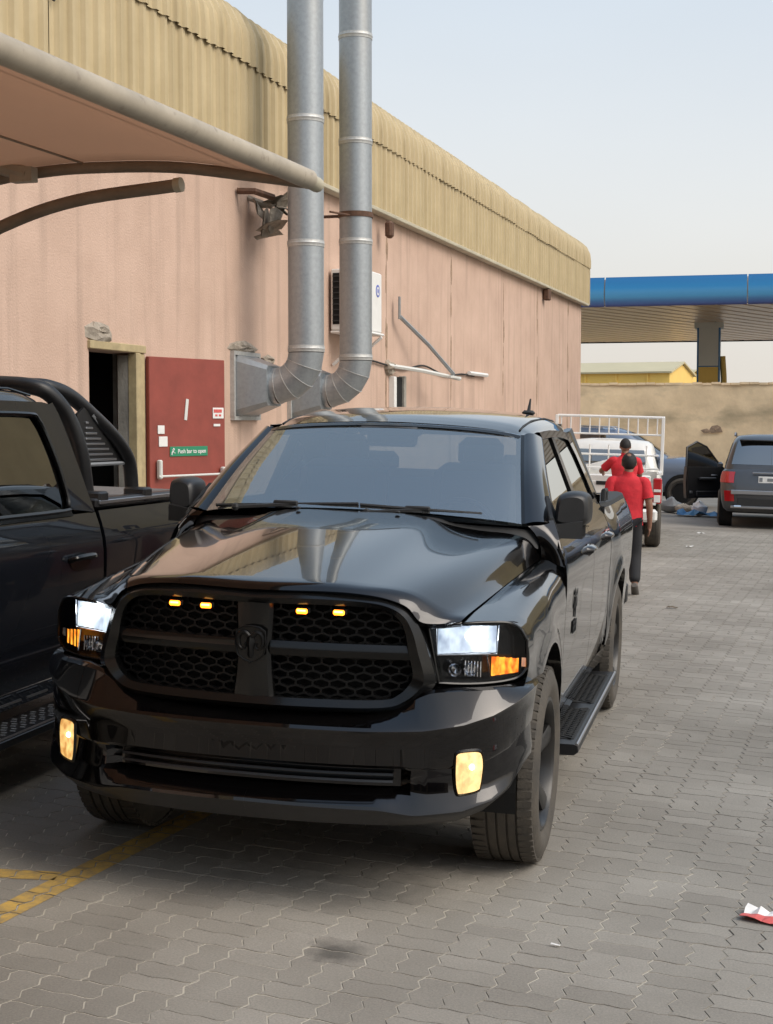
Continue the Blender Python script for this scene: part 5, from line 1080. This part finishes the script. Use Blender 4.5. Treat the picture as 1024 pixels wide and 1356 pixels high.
# ---------------------------------------------------------------- cars at the far end
def path(yr, yf, w, H=3):
    q = [(0, yr), (w*.50, yr+.012), (w*.80, yr+.045), (w*.95, yr+.13), (w, yr+.36), (w*1.003, (yr*2+yf)/3), (w*1.0, (yr+yf*2)/3), (w*.985, yf-.50), (w*.93, yf-.24), (w*.78, yf-.10), (w*.48, yf-.03), (0, yf)]
    return cr(q, H)
def car(name, label, x, y, rz, L, W, Hh, paint, kind='car', rim='rim', glassm='tint', group=None):
    c = thing(name, label, kind, (x, y, 0), rz, group=group)
    low = [(.30, .14, L-.22, .86), (.36, .07, L-.10, .93), (.50, .03, L-.03, .97), (.70, .02, L, .995), (.85, .06, L-.04, 1.0), (.98, .11, L-.12, .99), (1.06, .14, L-.28, .965), (1.10, .17, L-.5, .93)]
    rows = [[(px*1, py, z*Hh/1.8) for px, py in path(yr, yf, W*w)] for z, yr, yf, w in low]
    mb = MB(); mb.grid(rows); top = rows[-1]; mb.grid([top, [(px*.5, py, top[0][2]+.03*max(0, min(1, (py-L+1.9)/.5))*(py < L-.5)+.02) for px, py, z in top], [(0, py, top[0][2]+.04) for px, py, z in top]])
    mb.both(); mb.build('body', paint, c, 40, weld=True)
    gh = [(1.09, .17, L-1.20, .93), (1.20, .21, L-1.38, .905), (1.35, .27, L-1.62, .865), (1.50, .345, L-1.86, .82), (1.60, .41, L-2.03, .785), (1.68, .49, L-2.2, .745), (1.74, .64, L-2.40, .69)]
    rows = [[(px, py, z*Hh/1.8) for px, py in path(yr, yf, W*w)] for z, yr, yf, w in gh]
    mb = MB(); mb.grid(rows); tp = rows[-1]; mb.grid([tp, [(px*.6, py+(1.5-py)*.12, tp[0][2]+.035) for px, py, z in tp], [(0, py+(1.5-py)*.2, tp[0][2]+.045) for px, py, z in tp]]); mb.both(); mb.build('cabin', paint, c, 40, weld=True)
    def patch(nm, k0, k1, i0, i1, m, off=.006, rws=rows, both=False):
        P = [[(px+off*(1 if j > 7 else .3 if j < 3 else 1), py-off*(1 if j < 9 else -1), z) for j, (px, py, z) in list(enumerate(r))[i0:i1+1]] for r in rws[k0:k1+1]]
        mb = MB(); mb.grid(P); mb.both(); return mb.build(nm, m, c, 50, weld=True)
    patch('rear_window', 1, 5, 0, 7, M[glassm]); patch('side_window', 1, 4, 11, 14, M[glassm], .007); patch('side_window', 1, 4, 15, 18, M[glassm], .007); patch('windscreen', 1, 5, 25, 33, M[glassm])
    lr = [[(px, py, z*Hh/1.8) for px, py in path(yr, yf, W*w)] for z, yr, yf, w in low]
    mb = MB(); mb.box((0, L*.5, .42), (1.7, L*.8, .3)); 
    for yy in (.95, L-.95):
        for s_ in (-1, 1): mb.lathe([(.0, s_*(W*1.0+.004)), (.40, s_*(W*1.0+.006)), (.42, s_*(W*1.0-.004)), (.42, s_*(W-.25))], (0, yy, .40), 'x', 24)
    mb.build('wheel_arch', M['dark'], c, 0)
    for yy in (.95, L-.95):
        wheel(c, W+.03, yy, 1, .365, .24, .25, 6, rim, False); wheel(c, -W-.03, yy, -1, .365, .24, .25, 6, rim, False)
    mb = MB(); mb.tube([(W*.74, 1.0, 1.74*Hh/1.8), (W*.74, 1.1, 1.79*Hh/1.8), (W*.72, L-2.7, 1.79*Hh/1.8), (W*.72, L-2.6, 1.73*Hh/1.8)], .018, 6); mb.both(); mb.build('roof_rail', M['alum'], c)
    mb = MB(); mb.box((W+.10, L-1.55, 1.10*Hh/1.8), (.22, .12, .15), bev=.04); mb.both(); mb.build('wing_mirror', paint, c)
    return c, patch, lr
suvc, patch, lr = car('suv', 'dark grey SUV with red tail lamps parked rear on, its left front door standing open', 2.385, 23.0, 0, 5.1, .965, 1.86, M['suvgrey'], 'SUV')
def rp2(nm, z0, z1, x0, x1, mat, d=.03, y=None):
    mb = MB(); mb.box(((x0+x1)/2, y, (z0+z1)/2), (x1-x0, d, z1-z0), bev=.008); mb.both(); return mb.build(nm, mat, suvc)
patch('tail_lamp', 4, 6, 5, 11, M['taillight'], .012, lr)
patch('rear_reflector', 2, 3, 5, 8, M['taillight'], .010, lr)
mb = MB(); mb.box((0, .02, .70), (1.5, .03, .085), bev=.01); mb.build('bumper_trim', M['alum'], suvc)
mb = MB(); mb.box((0, .04, .50), (1.25, .03, .17), bev=.01); mb.build('diffuser', M['trim'], suvc)
mb = MB(); mb.box((0, .035, .41), (1.5, .04, .05), bev=.01); mb.build('skid_plate', M['alum'], suvc)
mb = MB(); mb.box((.02, .075, .955), (.52, .015, .13), bev=.004); mb.box((-.19, .065, .955), (.06, .004, .08), mi=1); mb.box((.06, .065, .955), (.26, .004, .06), mi=1); mb.build('number_plate', [M['white'], M['shutter']], suvc)
mb = MB(); mb.box((0, .08, 1.085), (.7, .02, .03), bev=.006); mb.build('tailgate_trim', M['alum'], suvc)
mb = MB(); mb.tube([(.05, .19, 1.16), (.30, .22, 1.20), (.62, .24, 1.19)], .012, 5); mb.build('wiper', M['trim'], suvc)
mb = MB(); mb.box((0, .44, 1.72), (1.25, .18, .03), bev=.01); mb.build('spoiler', M['suvgrey'], suvc)
mb = MB()
for s_ in (-1, 1): mb.tube([(s_*.55, -.0, .42), (s_*.68, -.0, .42)], .035, 8)
mb.build('exhaust_tip', M['chrome'], suvc)
fdr = bpy.data.objects.new('front_door', None); COL.objects.link(fdr); fdr.parent = suvc; fdr.matrix_local = Matrix.Translation((-.95, 3.62, 0)) @ Matrix.Rotation(R(-45), 4, 'Z')
# door local: hinge at x=0,y=0; door runs along -y
dq = [(-.02, .42), (-1.08, .42), (-1.12, .75), (-1.10, 1.10), (-.02, 1.10)]
mb = MB(); mb.prism(dq, -.05, .03, lambda u, v, d: (d, u, v)); mb.build('door_skin', M['suvgrey'], fdr, 0)
mb = MB(); mb.prism([(-.03, .43), (-1.06, .43), (-1.10, .75), (-1.08, 1.09), (-.03, 1.09)], .03, .06, lambda u, v, d: (d, u, v)); mb.box((.09, -.55, .84), (.09, .5, .07), bev=.02); mb.box((.07, -.5, .52), (.06, .7, .12), bev=.02); mb.build('door_lining', M['satin'], fdr, 0)
mb = MB(); mb.prism([(-.06, 1.08), (-1.08, 1.08), (-1.02, 1.50), (-.72, 1.62), (-.46, 1.52)], -.01, .01, lambda u, v, d: (d-.15*(v-1.08), u, v)); mb.build('window', M['tint'], fdr, 0)
mb = MB(); mb.tube([(-.15*(v-1.08), u, v) for u, v in ((-.05, 1.08), (-.46, 1.53), (-.73, 1.635), (-1.03, 1.51), (-1.09, 1.08))], .025, 6); mb.build('window_frame', M['satin'], fdr)
mb = MB(); mb.box((.06, -.98, .55), (.02, .09, .05), bev=.005); mb.box((.09, -.35, .92), (.02, .18, .02), bev=.005); mb.build('door_pull', M['alum'], fdr)
gc, patch, lr = car('parked_car', 'blue grey crossover parked side on behind the white pickup, facing right', -3.35, 30.6, R(-90), 4.75, .93, 1.93, M['bluecar'], 'car', glassm='tint')
patch('headlight', 4, 5, 26, 30, M['chrome'], .012, lr)
car('parked_car', 'grey blue car mostly hidden behind the dark grey SUV', 4.3, 33.0, R(-80), 4.7, .93, 2.06, M['bluecar'], 'car')

# white pickup with cage
hx_ = thing('pickup_truck', 'white pickup seen from behind with a white pipe frame standing over its bed', 'pickup truck', (-.26, 16.6, 0), R(3.2))
Wc = M['whitecar']
def sx3(z): return interp(z, [(.45, .84), (.60, .885), (.85, .90), (1.0, .895), (1.16, .87)])
mb = MB(); rows = []
for y in lin(.12, .40, 3)+lin(.42, 1.20, 14)+lin(1.25, 1.75, 3):
    zb = max(.55, arch(y, .80, .42, .38)); rows.append([(sx3(zb+(1.16-zb)*k/8), y, zb+(1.16-zb)*k/8) for k in range(9)]+[(.80, y, 1.165), (.79, y, .75)])
mb.grid(rows); mb.both(); mb.build('bed_side', Wc, hx_, 35)
mb = MB(); mb.box((0, .9, .72), (1.6, 1.7, .04)); mb.box((0, 1.74, .95), (1.6, .04, .45)); mb.build('bed_floor', Wc, hx_, 0)
mb = MB(); mb.box((0, .13, .915), (1.42, .06, .48), bev=.02); mb.box((0, .09, .92), (1.1, .02, .26), bev=.008); tgt = mb.build('tailgate', Wc, hx_)
mb = MB(); mb.box((0, .078, 1.02), (.26, .02, .06), bev=.006); mb.build('handle', M['satin'], tgt)
mb = MB(); mb.box((0, .085, .80), (.5, .006, .10)); mb.build('lettering_band', M['colgrey'], tgt, 0)
mb = MB(); mb.box((0, -.0, .54), (1.66, .20, .20), bev=.04); mb.box((0, -.05, .665), (.9, .2, .03)); mb.build('rear_bumper', Wc, hx_)
for s_ in (-1, 1):
    mb = MB(); mb.box((s_*.815, .12, .92), (.135, .09, .40), bev=.02); tl = mb.build('tail_lamp', M['taillight'], hx_)
    mb = MB(); mb.box((s_*.815, .068, .80), (.10, .012, .11), bev=.005); mb.build('white_lens', M['white'], tl)
    mb = MB(); mb.box((s_*.815, .066, .925), (.11, .008, .04), bev=.003); mb.build('white_lens', M['litter_w'], tl)
    mb = MB(); mb.box((s_*.72, 1.35, .32), (.28, .03, .35)); mb.build('mud_flap', M['trim'], hx_, 0)
low = [(.42, 1.80, 5.05, .84), (.60, 1.80, 5.2, .885), (.9, 1.80, 5.22, .90), (1.04, 1.80, 5.0, .89), (1.12, 1.80, 4.4, .86)]
mb = MB(); rows = [[(x, y, z) for x, y in path(yr, yf, w)] for z, yr, yf, w in low]; mb.grid(rows); mb.grid([rows[-1], [(x*.4, y, z+.05) for x, y, z in rows[-1]], [(0, y, z+.06) for x, y, z in rows[-1]]]); mb.both(); mb.build('body', Wc, hx_, 40, weld=True)
gh = [(1.10, 1.80, 4.0, .86), (1.25, 1.83, 3.75, .825), (1.50, 1.92, 3.35, .76), (1.62, 2.0, 3.1, .72), (1.67, 2.15, 2.95, .66)]
rows = [[(x, y, z) for x, y in path(yr, yf, w)] for z, yr, yf, w in gh]
mb = MB(); mb.grid(rows); mb.grid([rows[-1], [(x*.5, y, z+.03) for x, y, z in rows[-1]], [(0, y, z+.035) for x, y, z in rows[-1]]]); mb.both(); mb.build('cab', Wc, hx_, 40, weld=True)
mb = MB(); mb.grid([[(x, y-.006, z) for x, y, z in [(-.62, 1.85, 1.27), (.62, 1.85, 1.27)]], [(-.58, 1.915, 1.52), (.58, 1.915, 1.52)]]); mb.build('rear_window', M['tint'], hx_, 0)
for y0, y1 in ((2.0, 2.7), (2.8, 3.4)):
    mb = MB(); mb.add([(.833, y0, 1.22), (.833, y1, 1.22), (.775, y1-.15, 1.48), (.775, y0+.05, 1.48)], [(0, 1, 2, 3)]); mb.both(); mb.build('side_window', M['tint'], hx_, 0)
cg = bpy.data.objects.new('cage', None); COL.objects.link(cg); cg.parent = hx_
def bar(nm, a, b, r): mb = MB(); mb.tube([a, b], r, 8); return mb.build(nm, M['white'], cg)
bar('cage_rail', (-.86, 1.62, 2.07), (.90, 1.62, 2.07), .022); bar('cage_rail', (-.86, 1.62, 1.78), (.86, 1.62, 1.78), .016); bar('cage_rail', (-.82, 1.62, 1.44), (.82, 1.62, 1.44), .018); bar('cage_rail', (-.82, 1.62, 1.22), (.82, 1.62, 1.22), .018)
for k in range(11): x = -.80+k*.158; bar('cage_bar', (x, 1.62, 1.78), (x, 1.62, 2.07), .012)
for k in range(5): x = -.62+k*.31; bar('cage_bar', (x, 1.62, 1.16), (x, 1.62, 1.6), .014)
for s_ in (-1, 1):
    mb = MB(); mb.box((s_*.875, 1.62, 1.60), (.055, .055, .96), bev=.008); mb.build('cage_post', M['white'], cg)
    mb = MB(); mb.box((s_*.85, 1.1, 1.18), (.05, 1.2, .03)); mb.build('cage_foot', M['white'], cg)
for yy in (.80, 4.1): wheel(hx_, .885, yy, 1, .375, .24, .22, 6, 'rim', False); wheel(hx_, -.885, yy, -1, .375, .24, .22, 6, 'rim', False)
mb = MB(); mb.box((0, 2.5, .50), (1.4, 4.6, .2)); mb.tube([(-.8, .8, .38), (.8, .8, .38)], .06, 8); mb.build('underbody', M['dark'], hx_, 0)

# ---------------------------------------------------------------- people
def skin_obj(name, nodes, edges, mat, parent, root=0, lv=2):
    keys = list(nodes); me = bpy.data.meshes.new(name); me.from_pydata([nodes[k][0] for k in keys], [(keys.index(a), keys.index(b)) for a, b in edges], [])
    o = bpy.data.objects.new(name, me); COL.objects.link(o); o.parent = parent
    md = o.modifiers.new('skin', 'SKIN'); md.use_smooth_shade = True
    for i, k in enumerate(keys):
        r = nodes[k][1]; me.skin_vertices[0].data[i].radius = r if isinstance(r, tuple) else (r, r); me.skin_vertices[0].data[i].use_root = (i == root)
    sd = o.modifiers.new('sub', 'SUBSURF'); sd.levels = lv; sd.render_levels = lv
    dg = bpy.context.evaluated_depsgraph_get(); dg.update(); m2 = bpy.data.meshes.new_from_object(o.evaluated_get(dg)); o.modifiers.clear(); o.data = m2; m2.materials.clear(); m2.materials.append(mat); m2.shade_smooth(); return o
def person(label, loc, rz, J, bald=False):
    """J: joint name -> position (metres, feet at z = 0, facing +y)"""
    p = thing('person', label, 'person', loc, rz, group=None); j = {k: Vector(v) for k, v in J.items()}
    nd = {'pel': (j['pel'], (.125, .095)), 'wai': (j['pel'].lerp(j['che'], .45), (.120, .09)), 'che': (j['che'], (.128, .09)), 'nb': (j['neck'], (.062, .06)), 'nk': (j['neck'].lerp(j['head'], .45), .052), 'hd0': (j['head']+Vector((0, .005, -.06)), (.062, .070)), 'hd': (j['head']+Vector((0, 0, .02)), (.076, .090)), 'hd2': (j['head']+Vector((0, -.005, .085)), (.055, .065))}
    ed = [('pel', 'wai'), ('wai', 'che'), ('che', 'nb'), ('nb', 'nk'), ('nk', 'hd0'), ('hd0', 'hd'), ('hd', 'hd2')]
    for s in 'LR':
        sh, el, wr, ha = j['sh'+s], j['el'+s], j['wr'+s], j['ha'+s]
        nd.update({'sh'+s: (sh, .048), 'el'+s: (el, .043), 'fa'+s: (el.lerp(wr, .35), .042), 'wr'+s: (wr, .028), 'pa'+s: (wr.lerp(ha, .55), (.040, .018))})
        ed += [('che', 'sh'+s), ('sh'+s, 'el'+s), ('el'+s, 'fa'+s), ('fa'+s, 'wr'+s), ('wr'+s, 'pa'+s)]
        d = (ha-wr).normalized(); side = d.cross(Vector((1, 0, 0))).normalized() if abs(d.x) < .8 else d.cross(Vector((0, 0, 1))).normalized()
        curl = Vector((-1 if s == 'R' else 1, 0, 0))
        for k in range(4):
            b0 = wr.lerp(ha, .85)+side*(.027-.018*k); l = (.070, .078, .073, .058)[k]; b1 = b0+d*l*.5+curl*.004; b2 = b1+d*l*.45+curl*.014
            nd.update({f'f{k}a'+s: (b0, .0095), f'f{k}b'+s: (b1, .0085), f'f{k}c'+s: (b2, .007)}); ed += [('pa'+s, f'f{k}a'+s), (f'f{k}a'+s, f'f{k}b'+s), (f'f{k}b'+s, f'f{k}c'+s)]
        t0 = wr.lerp(ha, .35)+side*.030; nd.update({'ta'+s: (t0+d*.02+side*.012, .011), 'tb'+s: (t0+d*.055+side*.020, .009)}); ed += [('pa'+s, 'ta'+s), ('ta'+s, 'tb'+s)]
        hp, kn, an, to = j['hp'+s], j['kn'+s], j['an'+s], j['to'+s]
        nd.update({'hp'+s: (hp, .085), 'kn'+s: (kn, .057), 'cf'+s: (kn.lerp(an, .35), .056), 'an'+s: (an, .038), 'to'+s: (to, (.04, .025))}); ed += [('pel', 'hp'+s), ('hp'+s, 'kn'+s), ('kn'+s, 'cf'+s), ('cf'+s, 'an'+s), ('an'+s, 'to'+s)]
    b = skin_obj('body', nd, ed, M['skin'], p, 0, 1)
    # face and ears
    h = j['head']; fc = MB(); fc.grid([[(h.x+a*.012, h.y+.088-abs(a)*.012, h.z-.0+.03*(1-k)) for a in (-1, 0, 1)] if k == 0 else [(h.x+a*.017, h.y+.088+.022*(a == 0), h.z-.03) for a in (-1, 0, 1)] for k in (0, 1)]); 
    for s_ in (-1, 1): fc.sphere((h.x+s_*.079, h.y-.005, h.z+.0), .026, 8, sc=(.35, .8, 1.15))
    fc.tube([(h.x-.022, h.y+.082, h.z-.058), (h.x, h.y+.088, h.z-.060), (h.x+.022, h.y+.082, h.z-.058)], .006, 5); fc.build('face', M['skin'], p)
    ey = MB(); 
    for s_ in (-1, 1): ey.sphere((h.x+s_*.032, h.y+.078, h.z+.012), .010, 8); ey.tube([(h.x+s_*.015, h.y+.086, h.z+.034), (h.x+s_*.05, h.y+.075, h.z+.034)], .005, 5)
    ey.build('eyes', M['hair'], p)
    sc_ = MB(); sc_.sphere((h.x, h.y-.004, h.z+.022), 1, 16, sc=(.081, .096, .101)); sc_.build('head_crown', M['skin'], p, 80)
    hr_ = MB(); rows = []
    for i in range(9):
        t = math.pi*(.02+.62*i/8); row = []
        for k in range(20):
            a = 2*math.pi*k/20; back = .5-.5*math.sin(a)    # 1 at the back of the head
            tt = t*(.55+.45*back) if not bald else .30+(t*.88)*(.45+.55*back)
            rr = 1.035+.025*math.sin(7*a+i*1.7)
            vx = Vector((.083*rr*math.sin(tt)*math.cos(a), .098*rr*math.sin(tt)*math.sin(a), .103*rr*math.cos(tt)))
            if bald: vx = Matrix.Rotation(R(34), 3, 'X') @ vx
            row.append((h.x+vx.x, h.y-.004+vx.y, h.z+.022+vx.z))
        rows.append(row)
    hr_.grid(rows, close=True)
    if not bald: hr_.add(rows[0], [tuple(range(20))])
    hr_.build('hair', M['hair'], p, 60)
    # polo shirt: torso tube with two sleeves, hem over the trousers
    ts = []; pel, che, nk = j['pel'], j['che'], j['neck']
    for cpt, wx, wy in ((pel+Vector((0, 0, -.06)), .178, .125), (pel+Vector((0, 0, .05)), .172, .122), (pel.lerp(che, .5), .172, .118), (che, .196, .122), (che+Vector((0, 0, .09)), .206, .112), (nk+Vector((0, 0, -.055)), .178, .088), (nk+Vector((0, 0, -.015)), .092, .072), (nk+Vector((0, .0, .012)), .066, .066), (nk+Vector((0, 0, .045)), .062, .064)):
        ts.append([(cpt.x+wx*math.cos(a)*(1+.03*math.sin(3*a+cpt.z*9)), cpt.y+wy*math.sin(a), cpt.z+.008*math.sin(2*a+1)) for a in [2*math.pi*k/26 for k in range(26)]])
    sb_ = MB(); sb_.grid(surf([r+[r[0]] for r in ts], 1, 3))
    for s in 'LR':
        sh, el = j['sh'+s], j['el'+s]; inn = sh.lerp(Vector((che.x, che.y, sh.z)), .35); e2 = sh.lerp(el, .72)
        sb_.tube(cr([inn, sh, sh.lerp(el, .35), e2], 4), list(np.interp(np.linspace(0, 1, 13), [0, .33, 1], [.055, .066, .068])), 12, cap=False)
    sb_.build('polo_shirt', M['redshirt'], p, 70)
    tr = {'pel': (j['pel']+Vector((0, 0, .02)), (.150, .112)), }
    te = []
    for s in 'LR':
        tr.update({'h'+s: (j['hp'+s], .105), 'm'+s: (j['hp'+s].lerp(j['kn'+s], .6), .088), 'k'+s: (j['kn'+s], .076), 'c'+s: (j['kn'+s].lerp(j['an'+s], .5), .072), 'a'+s: (j['an'+s]+Vector((0, 0, .02)), .066)}); te += [('pel', 'h'+s), ('h'+s, 'm'+s), ('m'+s, 'k'+s), ('k'+s, 'c'+s), ('c'+s, 'a'+s)]
    skin_obj('trousers', tr, te, M['trousers'], p, 0, 2)
    for s in 'LR':
        an, to = j['an'+s], j['to'+s]; d = (to-an); d.normalize(); sb2 = MB(); rws = []
        hl_ = an-d*.055; up_ = Vector((0, 0, 1)); up_ = (up_-d*up_.dot(d)).normalized(); sd_ = d.cross(up_)
        for k, wd, ht in ((0, .028, .045), (.12, .038, .075), (.38, .042, .085), (.62, .044, .062), (.85, .043, .042), (1.0, .028, .026)):
            c0 = hl_+d*(.26*k); base = c0-up_*.055
            rws.append([base+sd_*wd*math.cos(a)+up_*(ht*.5+ht*.5*math.sin(a)) for a in [2*math.pi*q/12 for q in range(12)]])
        sb2.grid(rws, close=True); sb2.add(rws[0], [tuple(range(12))]); sb2.add(rws[-1], [tuple(range(12))]); sb2.build('shoe', M['shoe'], p, 50)
    return p
base = dict(pel=(0, 0, .84), che=(0, .02, 1.12), neck=(0, .015, 1.345), head=(0, .045, 1.475), shL=(-.178, .01, 1.268), shR=(.178, .01, 1.268), elL=(-.235, -.02, 1.02), elR=(.245, -.02, 1.02), wrL=(-.22, .10, .80), wrR=(.255, .03, .79), haL=(-.21, .14, .72), haR=(.255, .055, .71),
            hpL=(-.085, 0, .80), hpR=(.085, 0, .80), knL=(-.09, .12, .46), knR=(.105, .02, .44), anL=(-.09, .14, .085), anR=(.115, -.16, .12), toL=(-.10, .29, .03), toR=(.125, -.03, .035))
person('balding man in a red polo shirt and black trousers walking away beside the black pickup', (.555, 10.45, 0), R(3), base, True)
b2 = dict(base); b2.update(pel=(0, 0, .93), che=(.0, .04, 1.22), neck=(0, .06, 1.46), head=(0, .09, 1.60), shL=(-.18, .05, 1.385), shR=(.18, .05, 1.385), elL=(-.34, .20, 1.22), elR=(.25, .16, 1.16), wrL=(-.30, .42, 1.20), wrR=(.16, .36, 1.12), haL=(-.28, .50, 1.19), haR=(.12, .43, 1.13),
    hpL=(-.09, 0, .89), hpR=(.09, 0, .89), knL=(-.10, .04, .48), knR=(.10, .03, .48), anL=(-.11, 0, .085), anR=(.11, 0, .085), toL=(-.12, .15, .03), toR=(.12, .15, .03))
person('dark haired man in a red polo shirt standing at the tailgate of the white pickup', (.10, 15.95, 0), R(10), b2)

# ---------------------------------------------------------------- litter
rl = random.Random(9)
def scrap(name, label, cat, x, y, w, h, mats, rz, nx=7, ny=5, amp=.012, split=.5):
    mb = MB(); P = [[((i/(nx-1)-.5)*w+rl.uniform(-.1, .1)*w/nx, (j/(ny-1)-.5)*h+rl.uniform(-.2, .2)*h/ny, .006+abs(rl.gauss(0, amp))) for i in range(nx)] for j in range(ny)]
    for j in range(ny-1):
        mi = 0 if j < split*(ny-1) and len(mats) > 1 else len(mats)-1
        mb.grid(P[j:j+2], mi)
    o = mb.build(name, mats, None, 0, solid=.0015); o.location = (x, y, .002); o.rotation_euler = (0, 0, rz); tag(o, label, cat); return o
scrap('food_wrapper', 'crumpled white and red wrapper lying on the paving at the right edge', 'litter', 1.93, -.50, .17, .13, [M['litter_r'], M['litter_w']], R(-14), amp=.010)
scrap('paper_scrap', 'tiny white scrap on the paving in front of the pickup wheel', 'litter', 1.19, -1.045, .035, .012, [M['litter_w']], R(-12), 4, 3, .002)
scrap('dry_leaf', 'small dark leaf on the paving beyond the man in red', 'leaf', 1.14, 9.27, .11, .05, [M['leafbrown']], R(20), 5, 4, .01)
scrap('paper_scrap', 'small white scrap on the paving near the white pickup rear wheel', 'litter', 1.05, 17.6, .12, .06, [M['litter_w']], R(10), 4, 3, .01)
scrap('paper_scrap', 'white scrap lying on the paving left of the dark grey SUV', 'litter', 1.15, 20.9, .14, .07, [M['litter_w']], R(-30), 4, 3, .01)
scrap('plastic_sheet', 'blue plastic sheet crumpled on the ground below the open car door', 'sheet', .95, 26.6, .95, .5, [M['bagblue']], R(5), 9, 7, .05)
def lumpy(name, label, cat, c, r, mat, seed, sc=(1, 1, .8)):
    mb = MB(); mb.sphere((0, 0, r*sc[2]*.92), r, 14, sc=sc); rs = random.Random(seed)
    mb.v = [tuple(np.array(v)*(1+.45*noise.noise(Vector(v)*9+Vector((seed, 0, 0))))) for v in mb.v]; o = mb.build(name, mat, None, 50); o.location = (c[0], c[1], 0); tag(o, label, cat); return o
lumpy('plastic_bag', 'rounded white bag lying on the blue plastic sheet', 'bag', (.95, 26.75), .17, M['litter_w'], 2)
lumpy('cloth_bundle', 'grey bundle of rags behind the white pickup', 'bundle', (.28, 27.6), .2, M['shutter'], 5, (1.3, 1, .8))
lumpy('cloth_bundle', 'tan lump of rags left of the blue plastic sheet', 'bundle', (.62, 27.3), .16, M['plaster'], 7, (1.2, 1, .7))
